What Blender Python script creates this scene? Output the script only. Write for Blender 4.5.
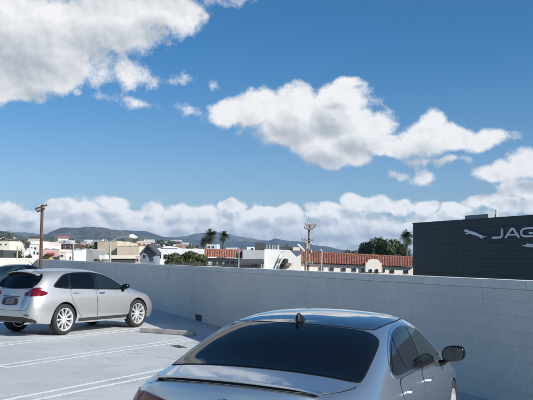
import bpy, bmesh, math, random
import numpy as np
from mathutils import Vector, Matrix, noise
from mathutils.bvhtree import BVHTree
from mathutils.geometry import delaunay_2d_cdt
R = math.radians
random.seed(7); rng = np.random.default_rng(7)
for o in list(bpy.data.objects): bpy.data.objects.remove(o)
sc = bpy.context.scene
col = sc.collection

# ------------------------------------------------------------------ camera
F = 770.0; EYE = 1.97; PITCH = R(4.35); ROLL = .010
cam = bpy.data.cameras.new('camera'); camo = bpy.data.objects.new('camera', cam); col.objects.link(camo)
cam.sensor_fit = 'HORIZONTAL'; cam.sensor_width = 36; cam.lens = 36 * F / 533.0
cam.clip_start = .05; cam.clip_end = 60000
camo.matrix_world = Matrix.Translation((0, 0, EYE)) @ Matrix.Rotation(math.pi/2 + PITCH, 4, 'X') @ Matrix.Rotation(ROLL, 4, 'Z')
sc.camera = camo
CM = camo.matrix_world.to_3x3()
def ray(px, py): return CM @ Vector(((px - 266.5)/F, -(py - 200)/F, -1))
def at(px, py, Y):                       # the point Y metres ahead that shows at a pixel of the 533x400 photo
    d = ray(px, py); return Vector((0, 0, EYE)) + d * (Y / d.y)
def azel(px, py):
    d = ray(px, py).normalized(); return math.degrees(math.atan2(d.x, d.y)), math.degrees(math.asin(d.z))

# ------------------------------------------------------------------ sun, view
SUN_AZ, SUN_EL = 122.0, 30.5
sl = bpy.data.lights.new('sun', 'SUN'); sl.energy = 5.0; sl.angle = R(.53); sl.color = (1, .955, .89)
so = bpy.data.objects.new('sun', sl); col.objects.link(so)
sdir = Vector((math.sin(R(SUN_AZ))*math.cos(R(SUN_EL)), math.cos(R(SUN_AZ))*math.cos(R(SUN_EL)), math.sin(R(SUN_EL))))
so.rotation_euler = sdir.to_track_quat('Z', 'Y').to_euler()
so.location = sdir * 60
sc.view_settings.view_transform = 'Standard'; sc.view_settings.look = 'None'
sc.view_settings.exposure = 0.35; sc.view_settings.gamma = 1; sc.view_settings.use_curve_mapping = False

# ------------------------------------------------------------------ node helper
class NT:
    def __init__(s, tree): s.t = tree; s.n = tree.nodes; s.l = tree.links
    def new(s, typ, **kw):
        n = s.n.new(typ)
        for k, v in kw.items(): setattr(n, k, v)
        return n
    def put(s, sock, v):
        if isinstance(v, bpy.types.NodeSocket): s.l.new(v, sock)
        elif v is not None:
            if isinstance(v, (tuple, list)) and len(v) == 3 and sock.type == 'RGBA': v = (*v, 1)
            sock.default_value = v
    def m(s, op, a, b=None, c=None, clamp=False):
        n = s.new('ShaderNodeMath', operation=op, use_clamp=clamp)
        for i, v in enumerate((a, b, c)):
            if v is not None: s.put(n.inputs[i], v)
        return n.outputs[0]
    def ss(s, x, a, b, lo=0., hi=1.):
        n = s.new('ShaderNodeMapRange', interpolation_type='SMOOTHSTEP'); n.clamp = True
        s.put(n.inputs[0], x)
        for i, v in enumerate((a, b, lo, hi)): s.put(n.inputs[i+1], v)
        return n.outputs[0]
    def mix(s, f, a, b, mode='MIX'):
        n = s.new('ShaderNodeMix', data_type='RGBA', blend_type=mode)
        s.put(n.inputs[0], f); s.put(n.inputs[6], a); s.put(n.inputs[7], b)
        return n.outputs[2]
    def noise(s, vec, scale, detail=4, rough=.55, lac=2., dist=0., out=0):
        n = s.new('ShaderNodeTexNoise'); s.put(n.inputs['Vector'], vec)
        n.inputs['Scale'].default_value = scale; n.inputs['Detail'].default_value = detail
        n.inputs['Roughness'].default_value = rough; n.inputs['Lacunarity'].default_value = lac
        n.inputs['Distortion'].default_value = dist
        return n.outputs[out]
    def vm(s, op, a, b=None):
        n = s.new('ShaderNodeVectorMath', operation=op); s.put(n.inputs[0], a)
        if b is not None:
            s.put(n.inputs['Scale'] if op == 'SCALE' else n.inputs[1], b)
        return n.outputs[1] if op in ('DOT_PRODUCT', 'LENGTH') else n.outputs[0]
    def xyz(s, v):
        n = s.new('ShaderNodeSeparateXYZ'); s.put(n.inputs[0], v); return n.outputs
    def comb(s, x, y, z):
        n = s.new('ShaderNodeCombineXYZ')
        for i, v in enumerate((x, y, z)): s.put(n.inputs[i], v)
        return n.outputs[0]

# ------------------------------------------------------------------ world: Nishita sky with procedural cumulus
world = bpy.data.worlds.new('World'); sc.world = world; world.use_nodes = True
W = NT(world.node_tree); W.n.clear()
def blob(px, py, rx, ry, w=1.0):
    a, e = azel(px, py); k = math.degrees(1/F); return (a, e, rx*k, ry*k, w*1.55 if w > .85 else w)
CLOUDS = [blob(*b) for b in [
    (-40,30,110,70),(30,38,95,52),(112,22,72,34),(168,10,44,24),(55,72,52,24),(0,86,50,16),(128,70,22,14,.6),(75,90,12,7,.7),(120,-60,200,60),
    (232,110,28,17),(262,110,40,24),(300,106,42,23),(338,100,38,24),(362,124,32,22),(325,142,56,26),(385,146,26,15),(345,84,24,9,.9),(290,128,50,24),(340,158,36,13),
    (425,136,27,22),(455,138,34,16),(492,139,27,11),(445,160,26,5,.7),
    (393,175,13,6,.6),(421,177,12,8,.62),
    (497,172,34,14),(535,166,36,20),(520,190,36,14),(590,175,60,30),
    (180,77,20,9,.42),(186,108,16,10,.42),(214,84,14,8,.42),(140,104,16,7,.36),(150,75,20,10,.4),(100,98,14,7,.36),(415,160,20,6,.4),
    (-40,222,70,20),(8,212,22,13),(34,216,20,10),(62,208,20,12),(84,214,18,9),(112,205,20,11),(120,215,34,11),(148,210,18,10),(176,214,22,10),(204,211,16,8),(232,207,18,10),(262,216,24,11),(292,214,20,10),(322,213,22,11),(352,205,20,11),(380,203,20,11),(404,206,16,9),(430,206,18,9),(456,211,20,10),(484,203,22,9),(510,205,20,10),(538,203,22,12),(600,210,70,20),(60,228,60,9),(180,229,70,9),(330,231,80,9),(100,238,80,5),(400,225,50,9)]]
def cloud_group(name, full):
    grp = bpy.data.node_groups.new(name, 'ShaderNodeTree')
    grp.interface.new_socket('dir', in_out='INPUT', socket_type='NodeSocketVector')
    grp.interface.new_socket('density', in_out='OUTPUT', socket_type='NodeSocketFloat')
    G = NT(grp); gi = G.new('NodeGroupInput'); go = G.new('NodeGroupOutput')
    d0 = gi.outputs[0]
    wv = G.vm('SCALE', G.vm('SUBTRACT', G.noise(d0, 17, 2 if full else 1, .5, out=1), (.5, .5, .5)), .036)
    d1 = G.vm('ADD', d0, wv)
    X, Y, Z = G.xyz(d1)
    u = G.m('MULTIPLY', G.m('ARCTAN2', X, Y), 180/math.pi)
    v = G.m('MULTIPLY', G.m('ARCSINE', Z), 180/math.pi)
    D = None
    for (a, e, rx, ry, w) in CLOUDS:
        du = G.m('MULTIPLY_ADD', u, 1/rx, -a/rx); dv = G.m('MULTIPLY_ADD', v, 1/ry, -e/ry)
        b = G.m('MULTIPLY_ADD', G.m('SQRT', G.m('MULTIPLY_ADD', dv, dv, G.m('MULTIPLY', du, du))), -w, w)
        D = b if D is None else G.m('SMOOTH_MAX', D, b, .22)
    a0, e0 = azel(266, 231)
    bd = G.m('SUBTRACT', 1.0, G.m('ABSOLUTE', G.m('MULTIPLY', G.m('SUBTRACT', v, e0), 1/1.9)))
    D = G.m('SMOOTH_MAX', D, bd, .2)
    # scattered cumulus in the low sky to either side and behind
    far = G.m('MULTIPLY', G.ss(G.m('ABSOLUTE', u), 55, 70), G.ss(v, 26, 18))
    gen = G.m('MULTIPLY', G.m('SUBTRACT', G.noise(d0, 3.6, 2, .5), .55), 5.0)
    D = G.m('MAXIMUM', D, G.m('SUBTRACT', G.m('MULTIPLY', gen, far), G.m('MULTIPLY', G.m('SUBTRACT', 1., far), 2.)))
    if full:
        D = G.m('ADD', D, G.m('MULTIPLY', G.m('SUBTRACT', G.noise(d0, 24, 9, .68, 2.1), .5), 2.1))
    low = G.ss(G.xyz(d0)[2], .11, .06)
    D = G.m('ADD', D, G.m('MULTIPLY', G.m('SUBTRACT', G.noise(d0, 11, 2, .5), .5), .7))
    D = G.m('ADD', D, G.m('MULTIPLY', G.m('SUBTRACT', G.noise(d0, 42, 3, .6), .5), G.m('MULTIPLY', low, 1.5)))
    G.l.new(D, go.inputs[0]); return grp
G_FULL = cloud_group('cloud_density', True); G_SOFT = cloud_group('cloud_thickness', False)
tc = W.new('ShaderNodeTexCoord'); dr = W.vm('NORMALIZE', tc.outputs['Generated'])
def dens(g_, vec):
    g = W.new('ShaderNodeGroup'); g.node_tree = g_; W.put(g.inputs[0], vec); return g.outputs[0]
dA = dens(G_FULL, dr)
zz = W.xyz(dr)[2]
puffA = W.noise(dr, 30, 5, .55); puffB = W.noise(W.vm('ADD', dr, (.0045, 0, .0065)), 30, 5, .55)
up = W.ss(zz, .03, .12); dS = dens(G_SOFT, W.vm('NORMALIZE', W.vm('ADD', dr, W.comb(W.m('MULTIPLY_ADD', up, .012, .004), 0., W.m('MULTIPLY_ADD', up, .022, .010)))))
alpha = W.ss(dA, -.04, .58)
shade = W.m('ADD', W.m('MULTIPLY', W.ss(dS, .0, 1.5), .92), W.m('MULTIPLY', W.m('SUBTRACT', puffB, puffA), W.ss(zz, .05, .10, 3.6, 1.5)), clamp=True)
ccol = W.mix(shade, W.mix(W.ss(zz, .05, .11), (1.22, 1.22, 1.22), (1.06, 1.06, 1.06)), W.mix(W.ss(zz, .05, .11), (.66, .72, .80), (.52, .57, .63)))
ccol = W.mix(W.ss(zz, .05, .0, 0, .10), ccol, (.36, .50, .66))       # seen through the air near the horizon
sky = W.new('ShaderNodeTexSky', sky_type='NISHITA'); sky.sun_disc = False
sky.sun_elevation = R(SUN_EL); sky.sun_rotation = R(SUN_AZ); sky.altitude = 100
sky.air_density = 1.0; sky.dust_density = .3; sky.ozone_density = 2.0
tint = W.mix(W.ss(zz, .0, .30), (.84, .98, 1.22), (.29, .79, 1.13))
skyc = W.mix(1.0, sky.outputs[0], tint, 'MULTIPLY')
STR = .073
ccs = W.vm('SCALE', ccol, .72/STR)
bg = W.new('ShaderNodeBackground'); bg.inputs[1].default_value = STR
W.l.new(W.mix(alpha, skyc, ccs), bg.inputs[0])
wo = W.new('ShaderNodeOutputWorld'); W.l.new(bg.outputs[0], wo.inputs[0])
world.cycles.sampling_method = 'MANUAL'; world.cycles.sample_map_resolution = 512

# ------------------------------------------------------------------ materials
MATS = {}
def mat(name, colr, rough=.7, metal=0., var=0., vscale=3., coat=0., bump=0., bscale=40., ior=1.5, stretch=None, spec=.5, croug=.03):
    if name in MATS: return MATS[name]
    m = bpy.data.materials.new(name); m.use_nodes = True; T = NT(m.node_tree)
    b = T.n['Principled BSDF']
    b.inputs['Roughness'].default_value = rough; b.inputs['Metallic'].default_value = metal
    b.inputs['Coat Weight'].default_value = coat; b.inputs['Coat Roughness'].default_value = croug
    b.inputs['IOR'].default_value = ior; b.inputs['Specular IOR Level'].default_value = spec
    tcn = T.new('ShaderNodeTexCoord').outputs['Object']
    if stretch: tcn = T.vm('MULTIPLY', tcn, stretch)
    n1 = T.noise(tcn, vscale, 6, .6)
    if var:
        dk = tuple(c*(1-var) for c in colr); lt = tuple(min(1, c*(1+var)) for c in colr)
        T.l.new(T.mix(T.ss(n1, .3, .7), (*dk, 1), (*lt, 1)), b.inputs['Base Color'])
    else: b.inputs['Base Color'].default_value = (*colr, 1)
    if bump:
        bn = T.new('ShaderNodeBump'); bn.inputs['Strength'].default_value = bump; bn.inputs['Distance'].default_value = .02
        T.l.new(T.noise(tcn, bscale, 5, .6), bn.inputs['Height']); T.l.new(bn.outputs[0], b.inputs['Normal'])
    MATS[name] = m; return m

def paint(name, colr, flake=.55, rough=.32, metal=.75):
    m = bpy.data.materials.new(name); m.use_nodes = True; T = NT(m.node_tree); b = T.n['Principled BSDF']
    tcn = T.new('ShaderNodeTexCoord').outputs['Object']
    d = T.noise(tcn, 2.2, 5, .6); dust = T.ss(d, .35, .75)
    T.l.new(T.mix(dust, colr, tuple(c*.93 for c in colr)), b.inputs['Base Color'])
    b.inputs['Metallic'].default_value = metal
    T.l.new(T.m('ADD', rough, T.m('MULTIPLY', dust, .06)), b.inputs['Roughness'])
    b.inputs['Coat Weight'].default_value = 1; b.inputs['Coat Roughness'].default_value = .02
    MATS[name] = m; return m

# ------------------------------------------------------------------ object helpers
def tag(o, label=None, cat=None, group=None, kind=None):
    if label: o['label'] = label
    if cat: o['category'] = cat
    if group: o['group'] = group
    if kind: o['kind'] = kind
    return o
def empty(name, loc=(0, 0, 0), rz=0, parent=None):
    o = bpy.data.objects.new(name, None); col.objects.link(o); o.location = loc; o.rotation_euler.z = rz
    o.empty_display_size = .3
    if parent: o.parent = parent
    return o
def mesh_obj(name, verts, faces, m, parent=None, smooth=False, ang=35, loc=None):
    me = bpy.data.meshes.new(name); me.from_pydata([tuple(v) for v in verts], [], [tuple(f) for f in faces]); me.update()
    if m: me.materials.append(m)
    if smooth:
        me.shade_smooth()
        me.set_sharp_from_angle(angle=R(ang))
    o = bpy.data.objects.new(name, me); col.objects.link(o)
    if parent: o.parent = parent
    if loc: o.location = loc
    return o
class MB:
    def __init__(s): s.v = []; s.f = []
    def add(s, v, f):
        k = len(s.v); s.v += [Vector(p) for p in v]; s.f += [tuple(i + k for i in q) for q in f]; return s
    def box(s, x0, x1, y0, y1, z0, z1, M=None):
        v = [Vector((x, y, z)) for z in (z0, z1) for y in (y0, y1) for x in (x0, x1)]
        if M is not None: v = [M @ p for p in v]
        return s.add(v, [(0, 2, 3, 1), (4, 5, 7, 6), (0, 1, 5, 4), (2, 6, 7, 3), (0, 4, 6, 2), (1, 3, 7, 5)])
    def tube(s, pts, rad, n=8, cap=True):
        pts = [Vector(p) for p in pts]
        if not isinstance(rad, (list, tuple)): rad = [rad]*len(pts)
        rings = []; k0 = len(s.v)
        up = Vector((0, 0, 1))
        for i, p in enumerate(pts):
            t = (pts[min(i+1, len(pts)-1)] - pts[max(i-1, 0)]).normalized()
            a = t.cross(up)
            if a.length < .05: a = t.cross(Vector((1, 0, 0)))
            a.normalize(); b = a.cross(t)
            for j in range(n):
                th = 2*math.pi*j/n; s.v.append(p + (a*math.cos(th) + b*math.sin(th))*rad[i])
        for i in range(len(pts)-1):
            for j in range(n):
                s.f.append((k0+i*n+j, k0+i*n+(j+1) % n, k0+(i+1)*n+(j+1) % n, k0+(i+1)*n+j))
        if cap:
            s.f.append(tuple(k0+j for j in range(n))[::-1]); s.f.append(tuple(k0+(len(pts)-1)*n+j for j in range(n)))
        return s
    def lathe(s, prof, n=32, M=None, closed=False):       # prof of (r, y) revolved about local Y
        k0 = len(s.v)
        for (r_, y) in prof:
            for j in range(n):
                th = 2*math.pi*j/n; p = Vector((r_*math.cos(th), y, r_*math.sin(th)))
                s.v.append(M @ p if M is not None else p)
        m_ = len(prof)
        for i in range(m_ - (0 if closed else 1)):
            i2 = (i+1) % m_
            for j in range(n):
                s.f.append((k0+i*n+j, k0+i*n+(j+1) % n, k0+i2*n+(j+1) % n, k0+i2*n+j))
        return s
    def prism(s, poly, origin, A, B, D, t0, t1):           # polygon in plane (A,B) extruded along D
        poly = list(poly); n = len(poly); k0 = len(s.v)
        for t in (t0, t1):
            for (a, b) in poly: s.v.append(Vector(origin) + Vector(A)*a + Vector(B)*b + Vector(D)*t)
        r_ = delaunay_2d_cdt([Vector(p) for p in poly], [], [list(range(n))], 1, 1e-6)
        if len(r_[0]) == n:
            for f in r_[2]:
                s.f.append(tuple(k0+i for i in f)); s.f.append(tuple(k0+n+i for i in reversed(f)))
        else:
            s.f.append(tuple(range(k0, k0+n))); s.f.append(tuple(range(k0+2*n-1, k0+n-1, -1)))
        for i in range(n): s.f.append((k0+i, k0+(i+1) % n, k0+n+(i+1) % n, k0+n+i))
        return s
    def build(s, name, m, parent=None, smooth=False, ang=35, fix=False, loc=None):
        o = mesh_obj(name, s.v, s.f, m, parent, smooth, ang, loc)
        if fix:
            bm = bmesh.new(); bm.from_mesh(o.data); bmesh.ops.recalc_face_normals(bm, faces=bm.faces); bm.to_mesh(o.data); bm.free()
            if smooth: o.data.shade_smooth(); o.data.set_sharp_from_angle(angle=R(ang))
        return o
def bevel(o, w, seg=2, ang=30):
    bm = bmesh.new(); bm.from_mesh(o.data); bmesh.ops.remove_doubles(bm, verts=bm.verts, dist=1e-5)
    es = [e for e in bm.edges if len(e.link_faces) == 2 and e.calc_face_angle(0) > R(ang)]
    bmesh.ops.bevel(bm, geom=es, offset=w, segments=seg, affect='EDGES', clamp_overlap=True); bm.to_mesh(o.data); bm.free()
    o.data.shade_smooth(); o.data.set_sharp_from_angle(angle=R(40)); return o
def copy_tree(o, parent=None):
    c = o.copy(); col.objects.link(c); c.parent = parent
    if parent is None:
        for k in ('label', 'group'):
            if k in c: del c[k]
    for ch in [q for q in bpy.data.objects if q.parent == o and q.name in SNAP]: copy_tree(ch, c)
    return c
SNAP = set()
def dup(o):
    SNAP.clear(); SNAP.update(q.name for q in bpy.data.objects); return copy_tree(o)

# ------------------------------------------------------------------ setting: deck, wall, street
WU = Vector((-.3730, .9278, 0)); WN = Vector((.9278, .3730, 0))      # along the block wall / through it, away from us
WD = 7.13                                                            # distance from the eye to the wall face
WH = 1.71
def wpt(t, d=0., z=0.): return WU*t + WN*(WD + d) + Vector((0, 0, z))
# deck material: coated concrete with tyre marks, patches, cracks
m = bpy.data.materials.new('coated_concrete'); m.use_nodes = True; T = NT(m.node_tree); b = T.n['Principled BSDF']
tcn = T.new('ShaderNodeTexCoord').outputs['Object']
big = T.noise(tcn, .35, 5, .6); med = T.noise(tcn, 1.6, 7, .65, dist=.6); fine = T.noise(tcn, 45, 4, .7)
c = T.mix(T.ss(big, .35, .65), (.47, .49, .49), (.555, .572, .567))
c = T.mix(T.ss(med, .52, .70, 0, .55), c, (.36, .37, .365))
st = T.noise(T.vm('MULTIPLY', T.vm('ADD', tcn, (3, 9, 0)), (.55, 2.2, 1)), 1.3, 8, .7, dist=1.2)
c = T.mix(T.ss(st, .60, .72, 0, .6), c, (.27, .29, .31))
c = T.mix(T.ss(T.noise(tcn, 7, 8, .75), .60, .74, 0, .5), c, (.66, .68, .68))
spk = T.noise(tcn, 14, 3, .5)
c = T.mix(T.ss(spk, .67, .72, 0, .7), c, (.12, .125, .13))
vor = T.new('ShaderNodeTexVoronoi', feature='DISTANCE_TO_EDGE'); vor.inputs['Scale'].default_value = .22
T.l.new(T.vm('ADD', tcn, T.vm('SCALE', T.noise(tcn, 1.2, 5, .6, out=1), .7)), vor.inputs['Vector'])
c = T.mix(T.m('MULTIPLY', T.ss(vor.outputs[0], .0, .0035, 1, 0), T.ss(big, .42, .6)), c, (.2, .21, .22))
T.l.new(T.mix(T.ss(fine, .3, .7, 0, .12), c, (.3, .32, .33)), b.inputs['Base Color'])
T.l.new(T.m('MULTIPLY_ADD', med, -.25, .78), b.inputs['Roughness'])
bn = T.new('ShaderNodeBump'); bn.inputs['Strength'].default_value = .25; bn.inputs['Distance'].default_value = .01
T.l.new(T.m('ADD', fine, T.m('MULTIPLY', med, 2)), bn.inputs['Height']); T.l.new(bn.outputs[0], b.inputs['Normal'])
M_DECK = m
CORNER = 75.0                                                        # how far along the wall the corner is
# deck slab: quad along the wall
A0 = wpt(-45, .2); A1 = wpt(CORNER + .2, .2); Lf = -WN*90
deck = MB(); q = [A0, A1, A1 + Lf, A0 + Lf]
deck.add([p + Vector((0, 0, z)) for z in (-.35, 0) for p in q], [(0, 1, 2, 3), (7, 6, 5, 4), (0, 4, 5, 1), (1, 5, 6, 2), (2, 6, 7, 3), (3, 7, 4, 0)])
tag(deck.build('parking_deck', M_DECK, fix=True), kind='structure')
# the parking structure carrying the deck
M_GREYC = mat('raw_concrete', (.34, .345, .34), .85, var=.15, vscale=.8, bump=.2)
ps = MB(); ins = .3
q = [wpt(-45+ins, .2-ins), wpt(CORNER+.2-ins, .2-ins), wpt(CORNER+.2-ins, .2-90+ins), wpt(-45+ins, .2-90+ins)]
ps.add([Vector((p.x, p.y, z)) for z in (-9.5, -.352) for p in q], [(0, 1, 2, 3), (7, 6, 5, 4), (0, 4, 5, 1), (1, 5, 6, 2), (2, 6, 7, 3), (3, 7, 4, 0)])
tag(ps.build('parking_structure', M_GREYC, fix=True), 'concrete parking structure carrying the open rooftop parking deck', 'building')

def block_mat(name, c1, c2):
    m = bpy.data.materials.new(name); m.use_nodes = True; T = NT(m.node_tree); b = T.n['Principled BSDF']
    o = T.new('ShaderNodeTexCoord').outputs['Object']; x, y, z = T.xyz(o)
    br = T.new('ShaderNodeTexBrick'); br.offset = .5; br.squash = 1
    T.l.new(T.comb(x, z, 0.), br.inputs['Vector'])
    br.inputs['Scale'].default_value = 1; br.inputs['Brick Width'].default_value = .4064; br.inputs['Row Height'].default_value = .2032
    br.inputs['Mortar Size'].default_value = .006; br.inputs['Mortar Smooth'].default_value = .35; br.inputs['Bias'].default_value = 0
    br.inputs['Color1'].default_value = (*c1, 1); br.inputs['Color2'].default_value = (*c2, 1)
    br.inputs['Mortar'].default_value = (*[k*.84 for k in c1], 1)
    n1 = T.noise(o, .7, 5, .6); n2 = T.noise(o, 6, 6, .65); n3 = T.noise(o, 90, 3, .6)
    c = T.mix(T.ss(n1, .35, .7, 0, .35), br.outputs[0], tuple(k*.78 for k in c1))
    c = T.mix(T.ss(n2, .5, .75, 0, .3), c, tuple(min(1, k*1.25) for k in c1))
    sv = T.noise(T.comb(T.m('MULTIPLY', x, 5.), y, T.m('MULTIPLY', z, .5)), 1., 5, .6)   # weather runs down the wall
    c = T.mix(T.ss(sv, .55, .75, 0, .25), c, tuple(k*.6 for k in c1))
    T.l.new(c, b.inputs['Base Color']); b.inputs['Roughness'].default_value = .88
    bn = T.new('ShaderNodeBump'); bn.inputs['Strength'].default_value = .35; bn.inputs['Distance'].default_value = .004
    h = T.m('ADD', T.m('MULTIPLY', br.outputs['Fac'], -1.6), T.m('MULTIPLY', n3, .5))
    T.l.new(h, bn.inputs['Height']); T.l.new(bn.outputs[0], b.inputs['Normal'])
    return m
M_BLOCK = block_mat('painted_block', (.68, .65, .58), (.66, .63, .565))
M_CAP = mat('cap_block', (.69, .67, .61), .85, var=.08, vscale=3, bump=.2, bscale=60)
M_DARKJ = mat('joint_shadow_gap', (.12, .13, .14), .9)
M_SCUFF = mat('pale_scuff', (.76, .75, .71), .8, var=.1)
wall_rot = math.atan2(-WU.y, -WU.x)                                  # local +x runs from the far corner toward us
def wall_run(name, label, p0, direction, length, ht, seed, mtl=None):
    ang = math.atan2(direction.y, direction.x)
    t = empty(name, p0, ang); tag(t, label, 'wall')
    w = MB().box(0, length, 0, .2, 0, ht-.13).build('block_face', mtl or M_BLOCK, t)
    cap = MB(); x = 0; r_ = random.Random(seed)
    while x < length:                                                # cap blocks butted with open joints
        e = min(x + .4064*2 - .004, length); cap.box(x, e, -.012, .212, ht-.125, ht); x += .4064*2
    c = cap.build('cap', M_CAP, t); bevel(c, .004, 1)
    MB().box(0, length, .004, .196, ht-.13, ht-.125).build('mortar_bed', M_DARKJ, t)
    return t
# in wall_run the run's right-hand side (local -y) is the face
p_far = wpt(CORNER, 0)
bw = wall_run('block_wall', 'long painted grey concrete block wall edging the rooftop deck behind the cars', p_far, -WU, CORNER + 45, WH, 1)
# pale scratches on the wall near the sedan, flat arcs of scraped paint; s runs along the wall toward us from the eye's foot
def wall_mark(pts, wdt, name, label):
    mb = MB(); P = [Vector(((CORNER - s_), -.0015, z)) for s_, z in pts]
    n = len(P); vs = []
    for i, p in enumerate(P):
        t_ = (P[min(i+1, n-1)] - P[max(i-1, 0)]).normalized(); nn = Vector((-t_.z, 0, t_.x))
        w_ = wdt*(.35 + .65*math.sin(math.pi*(i+.5)/n))
        vs += [p + nn*w_, p - nn*w_]
    mb.add(vs, [(2*i, 2*i+1, 2*i+3, 2*i+2) for i in range(n-1)])
    o = mb.build(name, M_SCUFF, bw); return o
def wall_at(px, py):                                                 # where on the wall face a photo pixel lies
    d = ray(px, py); o = Vector((0, 0, EYE)); t = (WD - o.dot(WN))/d.dot(WN); p = o + d*t
    return p.dot(WU), p.z
for mk, w_ in (([(517,352),(517.5,359),(515,367),(509,377),(497,390)], .010), ([(512,333),(516,343),(517,352)], .005), ([(514,372),(521,386),(527,400),(530,408)], .008),
           ([(457,337),(466,348),(472,360),(476,374)], .005), ([(532,372),(528,381),(526,386)], .010)):
    pts = [wall_at(*q) for q in mk]; sp = []
    for i in range(len(pts)-1):
        for k in range(4): f_ = k/4; sp.append((pts[i][0]*(1-f_)+pts[i+1][0]*f_, pts[i][1]*(1-f_)+pts[i+1][1]*f_))
    sp.append(pts[-1]); wall_mark(sp, w_, 'paint_scratch', None)
# pale patch high on the wall
s0, z0 = wall_at(166.5, 268.5); s1, z1 = wall_at(169.8, 279)
MB().box(CORNER-s0, CORNER-s1, -.004, -.001, z1, z0).build('repair_patch', mat('patch_paint', (.52, .55, .565), .85, var=.1, vscale=6), bw)
s0, z0 = wall_at(195.5, 322); s1, z1 = wall_at(201.5, 331)
MB().box(CORNER-s0, CORNER-s1, -.006, .01, .01, .20).build('scupper', mat('scupper_dark', (.07, .075, .08), .9), bw)
# far return wall, turning left at the corner
ret = wall_run('block_wall', 'sunlit end wall closing the far left edge of the parking deck', p_far + WN*-62 + WU*6, (WN*62 - WU*6).normalized(), 62.29, 1.80, 2)

# painted stall lines (pairs of parallel lines) on the deck
M_LINE = bpy.data.materials.new('worn_line_paint'); M_LINE.use_nodes = True
T = NT(M_LINE.node_tree); b = T.n['Principled BSDF']; tcn = T.new('ShaderNodeTexCoord').outputs['Object']
wn = T.ss(T.noise(tcn, 9, 8, .75), .33, .52)
T.l.new(T.mix(T.m('MULTIPLY', wn, .8), (.50, .52, .53), (.88, .89, .88)), b.inputs['Base Color']); b.inputs['Roughness'].default_value = .7
SU = Vector((math.sin(R(30)), math.cos(R(30)), 0)); SN = Vector((SU.y, -SU.x, 0))   # stall direction, and its right
def stripe(p, l, w=.10):
    mb = MB(); n = 12
    for k in range(n):
        a = p + SU*(l*k/n); b_ = p + SU*(l*(k+1)/n)
        mb.add([a - SN*w/2, a + SN*w/2, b_ + SN*w/2, b_ - SN*w/2], [(0, 1, 2, 3)])
    return mb
def stall_pair(p, l, gap=.34):
    mb = MB()
    for s_ in (-1, 1):
        q = stripe(p + SN*gap/2*s_, l); mb.add(q.v, q.f)
    e = p + SU*0 ; mb2 = MB().add([e - SN*(gap/2+.05), e + SN*(gap/2+.05), e + SN*(gap/2+.05) - SU*.1, e - SN*(gap/2+.05) - SU*.1], [(0, 1, 2, 3)])
    mb.add(mb2.v, mb2.f)
    for v_ in mb.v: v_.z = .004
    o = mb.build('stall_marking', M_LINE); tag(o, kind='structure'); return o
def wall_dist_along(p): return (WD - p.dot(WN))/SU.dot(WN)
L1 = Vector((-4.66, 13.95, 0))
STEP = 2.74
for k in range(-4, 5):
    p = L1 + (-WU)*0 + Vector((0, 0, 0))
    # stall lines repeat along the wall: spacing measured square to the lines
    p = L1 - WU*(STEP/abs(SN.dot(WU)))*k
    l = wall_dist_along(p) - .25
    if l > 1: stall_pair(p, min(l, 5.6))
# wheel stops
M_STOP = mat('wheel_stop_concrete', (.42, .39, .34), .9, var=.25, vscale=5, bump=.4, bscale=50)
dg_ = MB()
for k in range(7): dg_.box(-.22 + k*.07, -.185 + k*.07, -.07, .07, .0, .008)
dg_.box(-.25, .27, -.085, -.07, 0, .01); dg_.box(-.25, .27, .07, .085, 0, .01)
dgo = dg_.build('drain_grate', mat('grate_iron', (.05, .045, .04), .7)); dgo.location = (-1.92, 17.3, .001); dgo.rotation_euler.z = R(-60)
tag(dgo, 'small dark iron drain grate in the deck left of the nearest sedan', 'drain grate')
def wheel_stop(c_, label):
    t = MB()
    prof = [(-.085, 0), (.085, 0), (.085, .05), (.055, .12), (-.055, .12), (-.085, .05)]
    t.prism(prof, (0, 0, 0), (0, 1, 0), (0, 0, 1), (1, 0, 0), -.86, .86)
    o = t.build('wheel_stop', M_STOP, fix=True); bevel(o, .01, 2); o.location = c_; o.rotation_euler.z = math.atan2(SN.y, SN.x)
    tag(o, label, 'wheel stop'); return o

# ------------------------------------------------------------------ car kit
def crv(tab):
    xs = [a for a, _ in tab]; ys = [b for _, b in tab]
    def f_(x):
        if x <= xs[0]: return ys[0]
        if x >= xs[-1]: return ys[-1]
        i = max(j for j in range(len(xs)) if xs[j] <= x); i = min(i, len(xs)-2)
        h = xs[i+1]-xs[i]; t = (x-xs[i])/h
        def sl(j):
            if j <= 0 or j >= len(xs)-1: return 0 if j not in (0, len(xs)-1) else ((ys[1]-ys[0])/(xs[1]-xs[0]) if j == 0 else (ys[-1]-ys[-2])/(xs[-1]-xs[-2]))
            a = (ys[j]-ys[j-1])/(xs[j]-xs[j-1]); c_ = (ys[j+1]-ys[j])/(xs[j+1]-xs[j])
            return 0 if a*c_ <= 0 else 2*a*c_/(a+c_)
        m0, m1 = sl(i)*h, sl(i+1)*h
        return (2*t**3-3*t*t+1)*ys[i] + (t**3-2*t*t+t)*m0 + (-2*t**3+3*t*t)*ys[i+1] + (t**3-t*t)*m1
    return f_
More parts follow.
